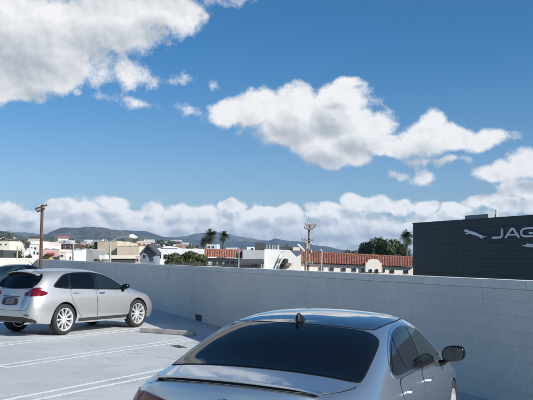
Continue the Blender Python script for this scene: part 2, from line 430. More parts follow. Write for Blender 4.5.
def car_body(spec, name, m, parent):
    """box-topology cage -> Catmull-Clark -> mesh; returns object and its BVH"""
    xs = spec['x']; P = [[(crv(ty)(x), crv(tz)(x)) for (ty, tz) in spec['P']] for x in xs]
    xo = spec.get('dx', lambda x, j: 0)
    n = len(xs); V = {}; vs = []; fs = []
    def vid(key, p):
        if key not in V: V[key] = len(vs); vs.append(Vector(p))
        return V[key]
    NS = 4                                                   # side rows P0..P4 ; top columns 0..8
    def side(i, m_, sg): x = xs[i]; y, z = P[i][m_]; return Vector((x + xo(i, m_), sg*y, z))
    def top(i, k):
        j = 4 + (k if k <= 4 else 8-k); y, z = P[i][j]; sg = 1 if k < 4 else -1
        if k == 4: y = 0
        return Vector((xs[i] + xo(i, j), sg*y, z))
    def bot(i, k):
        y, z = P[i][0]; return Vector((xs[i] + xo(i, 0), y*(4-k)/4, z - (.02 if 0 < k < 8 else 0)))
    def key(i, m_, k):                                       # lattice key on the box surface
        return (i, m_, k)
    def pos(i, m_, k):
        if m_ == NS: return top(i, k)
        if m_ == 0: return bot(i, k)
        if k == 0: return side(i, m_, 1)
        if k == 8: return side(i, m_, -1)
        # end face: Coons patch
        s_ = k/8; t_ = m_/NS
        Lp, Rp = side(i, m_, 1), side(i, m_, -1); T_, B_ = top(i, k), bot(i, k)
        c00, c10, c01, c11 = bot(i, 0), bot(i, 8), top(i, 0), top(i, 8)
        p = Lp*(1-s_) + Rp*s_ + B_*(1-t_) + T_*t_ - (c00*(1-s_)*(1-t_) + c10*s_*(1-t_) + c01*(1-s_)*t_ + c11*s_*t_)
        sgn = -1 if i == 0 else 1
        p.x += sgn*spec['bulge'][0 if i == 0 else 1][m_]*(1-(2*s_-1)**2)
        # keep the face's own profile
        return p
    V_ = lambda i, m_, k: vid(key(i, m_, k), pos(i, m_, k))
    for i in range(n-1):
        for k in range(8):
            fs.append((V_(i, NS, k), V_(i, NS, k+1), V_(i+1, NS, k+1), V_(i+1, NS, k)))
            fs.append((V_(i, 0, k), V_(i+1, 0, k), V_(i+1, 0, k+1), V_(i, 0, k+1)))
        for m_ in range(NS):
            fs.append((V_(i, m_, 0), V_(i, m_+1, 0), V_(i+1, m_+1, 0), V_(i+1, m_, 0)))
            fs.append((V_(i, m_, 8), V_(i+1, m_, 8), V_(i+1, m_+1, 8), V_(i, m_+1, 8)))
    for m_ in range(NS):
        for k in range(8):
            fs.append((V_(0, m_, k), V_(0, m_, k+1), V_(0, m_+1, k+1), V_(0, m_+1, k)))
            fs.append((V_(n-1, m_, k), V_(n-1, m_+1, k), V_(n-1, m_+1, k+1), V_(n-1, m_, k+1)))
    o = mesh_obj(name, vs, fs, m, None)
    bm = bmesh.new(); bm.from_mesh(o.data); bmesh.ops.recalc_face_normals(bm, faces=bm.faces)
    cl = bm.edges.layers.float.get('crease_edge') or bm.edges.layers.float.new('crease_edge')
    inv = {v_: k_ for k_, v_ in V.items()}; bm.verts.ensure_lookup_table()
    for e in bm.edges:
        a, b_ = inv[e.verts[0].index], inv[e.verts[1].index]
        e[cl] = max(0, spec['crease'](a, b_))
    bm.to_mesh(o.data); bm.free()
    md = o.modifiers.new('s', 'SUBSURF'); md.levels = 3; md.render_levels = 3
    dg = bpy.context.evaluated_depsgraph_get(); me = bpy.data.meshes.new_from_object(o.evaluated_get(dg)); o.modifiers.clear(); o.data = me
    me.materials.clear(); me.materials.append(m); me.shade_smooth()
    bm = bmesh.new(); bm.from_mesh(me); bvh = BVHTree.FromBMesh(bm); bm.free()
    # wheel arches
    cut = MB()
    for (ax, r_, zc) in spec['arch']:
        for sg in (1, -1):
            M_ = Matrix.Translation((ax, sg*.80, zc)); cut.lathe([(0.001, -.22), (r_, -.22), (r_, .4), (0.001, .4)], 56, M_)
    co = cut.build('cut', None, fix=True)
    md = o.modifiers.new('b', 'BOOLEAN'); md.operation = 'DIFFERENCE'; md.object = co; md.solver = 'EXACT'
    dg = bpy.context.evaluated_depsgraph_get(); dg.update(); me2 = bpy.data.meshes.new_from_object(o.evaluated_get(dg)); o.modifiers.clear()
    bpy.data.objects.remove(co); o.data = me2; me2.name = name
    me2.materials.clear(); me2.materials.append(m); me2.materials.append(M_WELL)
    for p in me2.polygons:
        c_ = p.center
        p.material_index = 0
        for (ax, r_, zc) in spec['arch']:
            d_ = math.hypot(c_.x-ax, c_.z-zc)
            if d_ < r_ - .004 and abs(c_.y) < .62: p.material_index = 1
            if abs(d_ - r_) < .012 and abs(c_.y) < spec.get('arch_lip', .9) and abs(math.hypot(p.normal.x, p.normal.z) - 1) < .05: p.material_index = 1
    me2.shade_smooth(); me2.set_sharp_from_angle(angle=R(32))
    o.parent = parent
    return o, bvh
def panel(bvh, poly, frame, name, m, parent, off=.004, step=.05, skirt=None, smooth_pts=True):
    """a skin panel whose outline is drawn in a plane and laid on the body"""
    O, A, B, Dv = [Vector(v_) for v_ in frame]
    if smooth_pts: poly = rounded(poly)
    pts = []; n = len(poly)
    for i in range(n):
        a, b_ = Vector(poly[i]), Vector(poly[(i+1) % n]); L = (b_-a).length; k = max(1, int(L/step))
        for j in range(k): pts.append(a + (b_-a)*(j/k))
    nb = len(pts); xs = [p.x for p in pts]; ys = [p.y for p in pts]
    def inside(p):
        c_ = False
        for i in range(nb):
            a, b_ = pts[i], pts[(i+1) % nb]
            if (a.y > p.y) != (b_.y > p.y) and p.x < (b_.x-a.x)*(p.y-a.y)/(b_.y-a.y)+a.x: c_ = not c_
        return c_
    ins = []
    x = min(xs)+step*.5
    while x < max(xs):
        y = min(ys)+step*.5
        while y < max(ys):
            p = Vector((x, y))
            if inside(p) and min((p-q).length for q in pts) > step*.35: ins.append(p)
            y += step
        x += step
    r_ = delaunay_2d_cdt(pts + ins, [], [list(range(nb))], 1, 1e-7)
    V = []; ok = []; last = None
    for p in r_[0]:
        o_ = O + A*p.x + B*p.y
        h = bvh.ray_cast(o_, Dv)
        if h[0] is None or abs(h[1].dot(Dv)) < .20: V.append(None)
        else:
            nn = h[1] if h[1].dot(Dv) < 0 else -h[1]
            V.append((h[0] + nn*off, h[0] - nn*.004))
    idx = {}; vs = []; fs = []
    for i, q in enumerate(V):
        if q: idx[i] = len(vs); vs.append(q[0])
    for f_ in r_[2]:
        if all(i in idx for i in f_): fs.append(tuple(idx[i] for i in f_))
    edges = {}
    for f_ in fs:
        for i in range(len(f_)):
            e = (f_[i], f_[(i+1) % len(f_)]); edges[e] = 1
    rev = {v_: k_ for k_, v_ in idx.items()}; low = {}
    for (a, b_) in list(edges):
        if (b_, a) not in edges:
            for q in (a, b_):
                if q not in low: low[q] = len(vs); vs.append(V[rev[q]][1])
            fs.append((b_, a, low[a], low[b_]))
    o = mesh_obj(name, vs, fs, m, parent)
    bm = bmesh.new(); bm.from_mesh(o.data); bmesh.ops.recalc_face_normals(bm, faces=bm.faces); bm.to_mesh(o.data); bm.free()
    # orient outwards
    o.data.shade_smooth(); o.data.set_sharp_from_angle(angle=R(40))
    return o
def rounded(poly, it=2, keep=.22):
    P = [Vector(p) for p in poly]
    for _ in range(it):
        Q = []; n = len(P)
        for i in range(n):
            a, b_ = P[i], P[(i+1) % n]; L = (b_-a).length; c_ = min(keep, .07/max(L, 1e-6))
            Q += [a.lerp(b_, c_), a.lerp(b_, 1-c_)]
        P = Q; 
    return [tuple(p) for p in P]
def grow(poly, d):
    n = len(poly); A_ = sum(poly[i][0]*poly[(i+1) % n][1]-poly[(i+1) % n][0]*poly[i][1] for i in range(n))
    sg = 1 if A_ > 0 else -1; out = []
    for i in range(n):
        p0, p1, p2 = Vector(poly[i-1]), Vector(poly[i]), Vector(poly[(i+1) % n])
        e1, e2 = (p1-p0).normalized(), (p2-p1).normalized()
        n1, n2 = Vector((e1.y, -e1.x))*sg, Vector((e2.y, -e2.x))*sg
        m_ = (n1+n2); m_ = m_/max(.35, m_.length_squared/2) if m_.length > 1e-5 else n1
        out.append(tuple(p1 + m_*d))
    return out
SIDE = {-1: ((0, -2, 0), (1, 0, 0), (0, 0, 1), (0, 1, 0)), 1: ((0, 2, 0), (1, 0, 0), (0, 0, 1), (0, -1, 0))}
TOP = ((0, 0, 3), (1, 0, 0), (0, 1, 0), (0, 0, -1))
REAR = ((-5, 0, 0), (0, 1, 0), (0, 0, 1), (1, 0, 0))
FRONT = ((5, 0, 0), (0, 1, 0), (0, 0, 1), (-1, 0, 0))
M_WELL = mat('wheel_well', (.012, .012, .013), .9)
M_GLASS = mat('tinted_glass', (.003, .005, .008), .03, spec=.22)
M_GLASS2 = mat('clear_tint_glass', (.012, .020, .023), .03, spec=.30)
M_RUB = mat('black_trim', (.006, .006, .007), .5, spec=.25)
M_GLOSSBLK = mat('gloss_black', (.006, .007, .009), .10, spec=.35)
M_CHROME = mat('chrome', (.75, .76, .78), .12, metal=1)
M_TYRE = mat('tyre_rubber', (.018, .018, .019), .8, var=.2, vscale=8)
M_ALLOY = mat('alloy', (.80, .80, .80), .30, metal=.55)
M_ALLOYD = mat('brake_dark', (.06, .06, .065), .5, metal=.6)
M_RED = mat('red_lamp', (.12, .003, .006), .10, coat=.6, var=.45, vscale=9)
M_REDD = mat('dark_red_lamp', (.10, .004, .008), .12, coat=1)
M_LAMPW = mat('lamp_clear', (.55, .56, .58), .1, metal=.4, coat=1)
M_GREY_PL = mat('dark_plastic', (.03, .031, .033), .6)
def make_wheel(parent, x, y, r, w, rim_r, spokes, sg, style):
    wh = empty('wheel', (x, y, r), 0, parent)
    M_ = None
    t = MB(); hw = w/2
    prof = [(rim_r-.01, -hw*.8), (rim_r+.02, -hw*.95), (r-.05, -hw), (r-.018, -hw*.93), (r-.003, -hw*.7), (r, -hw*.3), (r, hw*.3), (r-.003, hw*.7), (r-.018, hw*.93), (r-.05, hw), (rim_r+.02, hw*.95), (rim_r-.01, hw*.8)]
    ty = t.lathe(prof, 56, closed=True).build('tyre', M_TYRE, wh, smooth=True, ang=50, fix=True)
    rm = MB()
    so_ = sg*hw                                                 # outer side
    rm.lathe([(rim_r+.006, so_*.82), (rim_r+.004, so_*.92), (rim_r-.012, so_*.90), (rim_r-.022, so_*.7), (rim_r-.035, so_*.2), (rim_r-.03, -so_*.8), (rim_r, -so_*.8)], 56, closed=True)
    for k in range(spokes):
        if style == 'pairs':
            a = 2*math.pi*(k//2)/(spokes/2) + (R(11) if k % 2 else -R(11)); da = R(3) if k % 2 else -R(3)
        else: a = 2*math.pi*k/spokes; da = 0
        wi, wo = (.030, .020) if style == 'pairs' else (.024, .021)
        def pt(rr, ang, y_): return Vector((rr*math.cos(ang), y_, rr*math.sin(ang)))
        vs = []
        for rr, ww, yf, yb in ((.045, wi, .62, .35), (rim_r*.55, (wi+wo)/2.1, .70, .42), (rim_r-.012, wo, .86, .5)):
            aa = a - da*(1-rr/rim_r)*2
            for (s_, yy) in ((-1, yf), (1, yf), (1, yb), (-1, yb)):
                q = ww if yy == yf else ww*1.25
                vs.append(pt(rr, aa, so_*yy) + Vector((-math.sin(aa), 0, math.cos(aa)))*s_*q*.8)
        fs = []
        for q in (0, 4):
            for j in range(4): fs.append((q+j, q+(j+1) % 4, q+4+(j+1) % 4, q+4+j))
        fs += [(0, 1, 2, 3), (8, 9, 10, 11)]
        rm.add(vs, fs)
    rm.lathe([(.001, so_*.72), (.03, so_*.72), (.036, so_*.68), (.07, so_*.62), (.075, so_*.35), (.001, so_*.35)], 24)
    rr_ = rm.build('rim', M_ALLOY, wh, smooth=True, ang=30, fix=True)
    MB().lathe([(.001, so_*.12), (rim_r*.72, so_*.12), (rim_r*.72, so_*.02), (.001, so_*.02)], 40).build('brake_disc', M_ALLOYD, wh, fix=True)
    MB().lathe([(.001, -so_*.3), (rim_r-.03, -so_*.3), (rim_r-.03, -so_*.4), (.001, -so_*.4)], 40).build('backplate', M_WELL, wh, fix=True)
    return wh
def door_handle(bvh, parent, x, z, sg, m, L=.20):
    h = bvh.ray_cast(Vector((x, 2*sg, z)), Vector((0, -sg, 0)))[0]
    y0 = h.y
    t = MB(); P = [(x-L/2, y0+sg*.004, z), (x-L/2+.03, y0+sg*.036, z+.002), (x, y0+sg*.044, z+.003), (x+L/2-.03, y0+sg*.036, z+.002), (x+L/2, y0+sg*.004, z)]
    t.tube(P, [.010, .013, .013, .013, .010], 8); o = t.build('handle', m, parent, smooth=True)
    return o
def side_mirror(parent, bvh, x, z, sg, m_shell, scale=1.):
    h = bvh.ray_cast(Vector((x, 2*sg, z)), Vector((0, -sg, 0)))[0]; y0 = abs(h.y)
    mm = empty('side_mirror', (x, sg*y0, z), 0, parent)
    # shell: ellipsoid-like lofted block
    mb = MB(); n = 16; prof = [(-.075, .80), (-.055, .97), (-.01, 1.0), (.05, .84), (.09, .5), (.105, .12)]
    for (dx, s_) in prof:
        for j in range(n):
            th = 2*math.pi*j/n; cx_ = math.copysign(abs(math.cos(th))**.72, math.cos(th)); sx = math.copysign(abs(math.sin(th))**.72, math.sin(th))
            mb.v.append(Vector((dx*scale, sg*(.150 + .115*cx_*s_)*scale, (.075 + .078*sx*s_ + .012*cx_)*scale)))
    for i in range(len(prof)-1):
        for j in range(n): mb.f.append((i*n+j, i*n+(j+1) % n, (i+1)*n+(j+1) % n, (i+1)*n+j))
    mb.f.append(tuple(range(n))); mb.f.append(tuple(range((len(prof)-1)*n, len(prof)*n)))
    mb.build('mirror_shell', m_shell, mm, smooth=True, ang=60, fix=True)
    st = MB().tube([(0, -sg*.03, -.03), (0, sg*.05, -.02), (-.005, sg*.10, .03)], [.035, .028, .024], 8); st.build('mirror_stalk', M_GLOSSBLK, mm, smooth=True)
    g = MB()
    vs = [Vector((-.078*scale, sg*(.150 + .098*math.copysign(abs(math.cos(2*math.pi*j/24))**.7, math.cos(2*math.pi*j/24)))*scale, (.075 + .062*math.copysign(abs(math.sin(2*math.pi*j/24))**.7, math.sin(2*math.pi*j/24)))*scale)) for j in range(24)]
    g.add(vs + [v_ + Vector((.004, 0, 0)) for v_ in vs], [tuple(range(24)), tuple(range(47, 23, -1))] + [(j, (j+1) % 24, 24+(j+1) % 24, 24+j) for j in range(24)])
    g.build('mirror_glass', mat('mirror_face', (.02, .025, .035), .05, spec=.7), mm, fix=True)
    return mm

# ------------------------------------------------------------------ mid-size sedan
XS = [-2.42, -2.34, -2.1, -1.85, -1.66, -1.4, -1.05, -.65, -.15, .35, .75, 1.1, 1.42, 1.75, 2.05, 2.3, 2.42]
SEDAN = dict(x=XS, P=[
  ([(-2.42, .62), (-2.34, .74), (-2.1, .80), (-1, .82), (1.5, .82), (2.1, .78), (2.42, .6)], [(-2.42, .34), (-2.1, .25), (-1.5, .2), (1.5, .19), (2.42, .22)]),
  ([(-2.42, .70), (-2.34, .82), (-2.1, .885), (-1, .915), (1.5, .91), (2.1, .86), (2.42, .66)], [(-2.42, .46), (-1.5, .38), (1.5, .36), (2.42, .36)]),
  ([(-2.42, .735), (-2.34, .845), (-2.1, .905), (-1, .93), (1.5, .92), (2.1, .865), (2.42, .66)], [(-2.42, .64), (-1.2, .60), (1.5, .58), (2.42, .5)]),
  ([(-2.42, .735), (-2.34, .83), (-2.1, .90), (-1.4, .932), (-.6, .915), (1.4, .905), (2.1, .83), (2.42, .62)], [(-2.42, .86), (-1.5, .86), (-.6, .82), (1.2, .80), (2.0, .72), (2.42, .60)]),
  ([(-2.42, .68), (-2.34, .74), (-2.1, .79), (-1.7, .83), (-1.3, .855), (-.6, .86), (.6, .865), (1.1, .855), (1.5, .82), (2.0, .73), (2.42, .54)], [(-2.42, 1.02), (-2.1, 1.035), (-1.66, 1.045), (-1.05, 1.02), (-.5, .985), (.6, .955), (1.1, .945), (1.5, .91), (2.0, .80), (2.42, .66)]),
  ([(-2.42, .60), (-2.1, .70), (-1.85, .745), (-1.6, .79), (-1.3, .80), (-.9, .795), (-.3, .785), (.5, .78), (.9, .785), (1.15, .79), (1.42, .74), (2.0, .64), (2.42, .48)], [(-2.42, 1.055), (-2.1, 1.07), (-1.9, 1.08), (-1.65, 1.12), (-1.3, 1.17), (-.9, 1.185), (-.3, 1.19), (.4, 1.17), (.8, 1.10), (1.1, 1.02), (1.42, .965), (2.0, .85), (2.42, .69)]),
  ([(-2.42, .44), (-2.1, .55), (-1.85, .60), (-1.6, .69), (-1.3, .705), (-.9, .69), (-.3, .665), (.3, .66), (.75, .685), (1.1, .715), (1.42, .60), (2.0, .48), (2.42, .36)], [(-2.42, 1.07), (-2.1, 1.09), (-1.95, 1.10), (-1.8, 1.125), (-1.6, 1.175), (-1.3, 1.262), (-.9, 1.36), (-.4, 1.400), (.2, 1.39), (.6, 1.30), (1.1, 1.09), (1.42, .995), (2.0, .885), (2.42, .71)]),
  ([(-2.42, .24), (-2.1, .3), (-1.6, .41), (-1, .43), (.5, .42), (1.1, .40), (1.42, .32), (2.42, .2)], [(-2.42, 1.08), (-2.1, 1.105), (-1.95, 1.115), (-1.8, 1.15), (-1.6, 1.21), (-1.3, 1.305), (-.9, 1.40), (-.4, 1.43), (.2, 1.428), (.6, 1.35), (1.1, 1.125), (1.42, 1.02), (2.0, .905), (2.42, .72)]),
  ([(-2.42, 0), (2.42, 0)], [(-2.42, 1.085), (-2.1, 1.11), (-1.95, 1.12), (-1.85, 1.143), (-1.66, 1.20), (-1.4, 1.29), (-1.05, 1.385), (-.65, 1.435), (-.15, 1.448), (.35, 1.43), (.75, 1.31), (1.1, 1.145), (1.42, 1.035), (2.0, .915), (2.42, .73)])],
  bulge=([.03, .06, .07, .08, .10], [.06, .10, .12, .10, .06]),
  arch=[(-1.36, .365, .335), (1.465, .365, .335)])
def sedan_dx(i, j):
    x = XS[i]
    if i == 0:                                              # rear face leans forward towards the bottom; plan bow added
        return [.13, .08, .10, .11, .11, .05, .01, -.02, -.035][j]
    if i == 1: return [.09, .06, .06, .07, .07, .04, .01, -.01, -.02][j]
    if i == len(XS)-1: return [-.02, .02, .03, .0, -.02, .02, .06, .09, .10][j]
    if -1.9 < x < -.6: return [0, 0, 0, 0, 0, 0, .0, -.04, -.06][j]
    if .6 < x < 1.6: return [0, 0, 0, 0, 0, .0, .03, .09, .12][j]
    return 0
SEDAN['dx'] = sedan_dx
def sedan_crease(a, b_):
    if a[0] == b_[0] and a[0] == 0 and a[1] == b_[1] == 4: return .75     # trunk edge
    if a[0] == b_[0] == 0 and a[1] == b_[1] == 3 and 0 < min(a[2], b_[2]): return .2
    if a[1] == b_[1] == 3 and a[2] == b_[2] and a[2] in (0, 8): return .8   # shoulder line
    if a[1] == b_[1] == 0 and a[2] == b_[2] and a[2] in (0, 8): return .6
    return 0
SEDAN['crease'] = sedan_crease
def make_sedan(body_m, roof_m, label, cat, hero=True):
    t = empty('sedan'); tag(t, label, cat)
    bo, bvh = car_body(SEDAN, 'body', body_m, t)
    # greenhouse outlines (x, z)
    dlo = [(.98, .985), (.55, 1.175), (.30, 1.275), (.05, 1.325), (-.30, 1.345), (-.65, 1.325), (-.98, 1.245), (-1.20, 1.135), (-1.235, 1.075), (-1.12, 1.045), (-.5, 1.025), (.3, 1.0)]
    wf = [(.93, 1.0), (.53, 1.17), (.30, 1.258), (.05, 1.305), (-.13, 1.33), (-.16, 1.032), (.3, 1.017)]
    wr = [(-.21, 1.322), (-.65, 1.307), (-.84, 1.272), (-.83, 1.06), (-.5, 1.045), (-.23, 1.036)]
    wq = [(-.875, 1.262), (-1.0, 1.218), (-1.175, 1.125), (-1.205, 1.085), (-1.12, 1.068), (-.865, 1.063)]
    df = [(1.02, .965), (1.0, .34), (-.06, .34), (-.19, .50), (-.20, .995), (.3, .975)]
    drr = [(-.215, .995), (-.205, .50), (-.075, .34), (-.80, .34), (-.98, .52), (-1.12, .80), (-1.10, 1.02), (-.6, 1.0)]
    for sg in (-1, 1):
        for nm, pl in (('front_door', df), ('rear_door', drr)):
            panel(bvh, grow(pl, .007), SIDE[sg], 'door_gap', M_RUB, t, .0012, .07)
            d_ = panel(bvh, pl, SIDE[sg], nm, body_m, t, .0045, .05)
            door_handle(bvh, d_, (-.05 if nm == 'front_door' else -.93) + (0.02), .885 if nm == 'front_door' else .915, sg, body_m)
            if nm == 'front_door':
                side_mirror(d_, bvh, .78, .955, sg, M_GLOSSBLK)
        panel(bvh, grow(dlo, .022), SIDE[sg], 'window_trim', M_CHROME, t, .0050, .04)
        panel(bvh, dlo, SIDE[sg], 'window_surround', M_GLOSSBLK, t, .0075, .04)
        for pl, gm in ((wf, M_GLASS2), (wr, M_GLASS), (wq, M_GLASS)): panel(bvh, pl, SIDE[sg], 'side_window', gm, t, .0105, .04)
        # tail lamp wraps the corner
        tl = [(sg*.78, .80), (sg*.78, .95), (sg*.70, .985), (sg*.42, .95), (sg*.40, .90), (sg*.64, .84)]
        panel(bvh, [(y, z) for y, z in tl], REAR, 'tail_light', M_RED, t, .012, .035)
        tls = [(-2.31, .80), (-2.31, .95), (-2.28, .96), (-2.10, .965), (-2.12, .93), (-2.3, .83)]
        panel(bvh, tls, SIDE[sg], 'tail_light_side', M_RED, t, .010, .03)
        hl = [(sg*.84, .60), (sg*.82, .68), (sg*.56, .66), (sg*.44, .62), (sg*.5, .585)]
        panel(bvh, hl, FRONT, 'headlight', M_LAMPW, t, .008, .04)
    # roof skin
    roof = [(.42, .0), (.40, .30), (.33, .58), (-.2, .625), (-.70, .62), (-.965, .60), (-1.045, .30), (-1.06, 0)]
    roof = roof + [(x, -y) for x, y in reversed(roof[1:-1])]
    panel(bvh, grow(roof, .008), TOP, 'roof_channel', M_RUB, t, .0015, .06)
    panel(bvh, roof, TOP, 'roof_panel', roof_m, t, .005, .06)
    rg = [(-1.095, 0), (-1.08, .30), (-1.01, .60), (-1.05, .675), (-1.15, .70), (-1.36, .72), (-1.70, .74), (-1.87, .735), (-1.915, .45), (-1.925, .2), (-1.93, 0)]
    rg = rg + [(x, -y) for x, y in reversed(rg[1:-1])]
    panel(bvh, grow(rg, .010), TOP, 'rear_window_seal', M_RUB, t, .002, .05)
    panel(bvh, rg, TOP, 'rear_window', M_GLASS, t, .006, .045)
    ws = [(.50, 0), (.47, .3), (.42, .57), (.75, .66), (1.12, .71), (1.30, .62), (1.42, .3), (1.45, 0)]
    ws = ws + [(x, -y) for x, y in reversed(ws[1:-1])]
    panel(bvh, ws, TOP, 'windshield', M_GLASS2, t, .006, .06)
    # trunk lid with lip spoiler
    tk = [(-1.965, 0), (-1.96, .25), (-1.95, .48), (-1.905, .72), (-1.93, .745), (-2.12, .69), (-2.28, .60), (-2.38, .4), (-2.41, 0)]
    tk = tk + [(x, -y) for x, y in reversed(tk[1:-1])]
    panel(bvh, grow(tk, .007), TOP, 'trunk_gap', M_RUB, t, .0012, .06)
    lid = panel(bvh, tk, TOP, 'trunk_lid', body_m, t, .0045, .05)
    sp = MB(); N = 28; prof = [(.13, .004), (.05, .020), (-.01, .033), (-.035, .030), (-.03, .016), (.02, .0)]
    for i in range(N+1):
        y = -.61 + 1.22*i/N; k = 1-abs(y/.61)**6; xc = -2.32 - .065*(1-(y/.61)**2)
        h = bvh.ray_cast(Vector((xc+.05, y, 3)), Vector((0, 0, -1)))[0]; zt = h.z if h else 1.07
        for (dx, dz) in prof: sp.v.append(Vector((xc + dx, y, zt + dz*(.35+.65*k) + .002)))
    q = len(prof)
    for i in range(N):
        for j in range(q): sp.f.append((i*q+j, i*q+(j+1) % q, (i+1)*q+(j+1) % q, (i+1)*q+j))
    sp.f.append(tuple(range(q))); sp.f.append(tuple(range(N*q, N*q+q)))
    sp.build('spoiler', body_m, lid, smooth=True, ang=40, fix=True)
    # emblem: chrome ring set on the trunk's rear face
    h = bvh.ray_cast(Vector((-5, 0, .965)), Vector((1, 0, 0)))[0]
    e = MB(); M_ = Matrix.Translation((h.x-.006, 0, .965)) @ Matrix.Rotation(R(90), 4, 'Z')
    e.lathe([(.052, -.004), (.062, -.008), (.068, -.004), (.062, .004), (.052, .004)], 32, M_ @ Matrix.Scale(.7, 4, (0, 0, 1)), closed=True)
    e.build('emblem', M_CHROME, t, smooth=True, fix=True)
    panel(bvh, [(-.26, .62), (.26, .62), (.26, .80), (-.26, .80)], REAR, 'license_plate', mat('plate_white', (.6, .62, .65), .5, var=.1), t, .008, .05, smooth_pts=False)
    panel(bvh, [(-.68, .22), (.68, .22), (.76, .40), (-.76, .40)], REAR, 'bumper_cladding', M_GREY_PL, t, .006, .05)
    panel(bvh, [(-.55, .28), (.55, .28), (.70, .50), (-.70, .50)], FRONT, 'grille', M_GREY_PL, t, .006, .05)
    # shark fin aerial
    hz = bvh.ray_cast(Vector((-.985, 0, 3)), Vector((0, 0, -1)))[0].z
    fin = MB(); sec = [(.12, .008, .002), (.07, .028, .020), (.0, .034, .044), (-.05, .030, .066), (-.085, .022, .060), (-.096, .010, .01)]
    for (x, w_, h_) in sec:
        for (yy, zz_) in ((-1, 0), (-.75, .6), (-.25, 1), (.25, 1), (.75, .6), (1, 0)): fin.v.append(Vector((-.985 + x, yy*w_*.9, hz - .002 + .006 + zz_*h_)))
    for i in range(len(sec)-1):
        for j in range(5): fin.f.append((i*6+j, i*6+j+1, (i+1)*6+j+1, (i+1)*6+j))
        fin.f.append((i*6+5, i*6, (i+1)*6, (i+1)*6+5))
    fin.f.append(tuple(range(6))); fin.f.append(tuple(range(30, 36)))
    fin.build('roof_antenna', M_RUB, t, smooth=True, ang=60, fix=True)
    for (x, _, _) in SEDAN['arch']:
        for sg in (-1, 1): make_wheel(t, x, sg*.80, .335, .225, .235, 10, sg, 'even')
    return t
PAINT_SILVER = paint('silver_metallic_paint', (.58, .61, .64), rough=.22, metal=.88)
PAINT_LIGHT = paint('pale_silver_paint', (.57, .565, .55), rough=.34, metal=.68)
PAINT_GREEN = paint('dark_green_paint', (.03, .055, .06), rough=.3, metal=.5)
ROOFBLK = mat('glossy_roof', (.035, .05, .075), .06, coat=1, spec=.8, metal=.5)
HEAD = R(22.0)
sedan = make_sedan(PAINT_SILVER, ROOFBLK, 'glossy silver sedan with dark roof and tinted rear window parked nearest the camera', 'car')
sedan.location = (.635, 7.42, 0); sedan.scale.z = 1.042; sedan.rotation_euler = (R(1.3), 0, math.pi/2 - HEAD)
for q_ in [o for o in bpy.data.objects if o.parent == sedan and o.name.startswith('wheel')]: q_.location.z -= math.copysign(.018, q_.location.y)

# ------------------------------------------------------------------ crossover wagon
XW = [-2.36, -2.27, -2.08, -1.8, -1.45, -1.05, -.6, -.1, .35, .75, 1.05, 1.35, 1.7, 2.0, 2.25, 2.38]
WAGON = dict(x=XW, P=[
  ([(-2.36, .66), (-2.27, .80), (-2.0, .86), (-1, .87), (1.5, .86), (2.1, .80), (2.38, .58)], [(-2.36, .36), (-2.0, .30), (-1.2, .26), (1.4, .25), (2.38, .25)]),
  ([(-2.36, .76), (-2.27, .87), (-2.0, .93), (-1, .945), (1.5, .94), (2.1, .87), (2.38, .64)], [(-2.36, .50), (-1.2, .46), (1.5, .44), (2.38, .42)]),
  ([(-2.36, .77), (-2.27, .88), (-2.0, .94), (-1.3, .955), (-.3, .935), (1.5, .95), (2.1, .875), (2.38, .63)], [(-2.36, .74), (-1.2, .70), (1.5, .68), (2.38, .56)]),
  ([(-2.36, .74), (-2.27, .84), (-2.0, .90), (-1.3, .93), (0, .92), (1.4, .92), (2.1, .82), (2.38, .58)], [(-2.36, .95), (-1.3, .93), (1.0, .90), (1.7, .86), (2.1, .78), (2.38, .66)]),
  ([(-2.36, .69), (-2.27, .77), (-2.0, .84), (-1.3, .87), (0, .87), (1.0, .865), (1.4, .83), (2.0, .74), (2.38, .50)], [(-2.36, 1.12), (-2.0, 1.115), (-1.3, 1.09), (-.5, 1.055), (.6, 1.025), (1.05, 1.01), (1.4, .985), (1.8, .92), (2.1, .84), (2.38, .71)]),
  ([(-2.36, .62), (-2.27, .69), (-2.0, .765), (-1.4, .80), (-.5, .80), (.5, .795), (.9, .80), (1.2, .79), (1.5, .72), (2.0, .64), (2.38, .44)], [(-2.36, 1.30), (-2.0, 1.32), (-1.4, 1.32), (-.5, 1.315), (.3, 1.29), (.7, 1.19), (1.05, 1.09), (1.35, 1.03), (1.7, .97), (2.1, .87), (2.38, .73)]),
  ([(-2.36, .585), (-2.27, .615), (-2.0, .65), (-1.4, .668), (-.5, .665), (.2, .66), (.7, .69), (1.05, .71), (1.35, .62), (2.0, .5), (2.38, .34)], [(-2.36, 1.475), (-2.0, 1.51), (-1.4, 1.535), (-.5, 1.545), (.1, 1.51), (.6, 1.34), (1.05, 1.14), (1.35, 1.06), (1.7, .995), (2.1, .895), (2.38, .745)]),
  ([(-2.36, .30), (-2.0, .38), (-1.4, .40), (.5, .40), (1.05, .42), (1.35, .34), (2.38, .2)], [(-2.36, 1.535), (-2.0, 1.57), (-1.4, 1.592), (-.5, 1.60), (.1, 1.565), (.6, 1.40), (1.05, 1.175), (1.35, 1.08), (1.7, 1.01), (2.1, .91), (2.38, .75)]),
  ([(-2.36, 0), (2.38, 0)], [(-2.36, 1.55), (-2.0, 1.58), (-1.4, 1.605), (-.5, 1.615), (.1, 1.58), (.6, 1.42), (1.05, 1.19), (1.35, 1.09), (1.7, 1.02), (2.1, .915), (2.38, .755)])],
  bulge=([.03, .07, .07, .07, .05], [.05, .10, .12, .10, .05]),
  arch=[(-1.36, .425, .385), (1.415, .425, .385)])
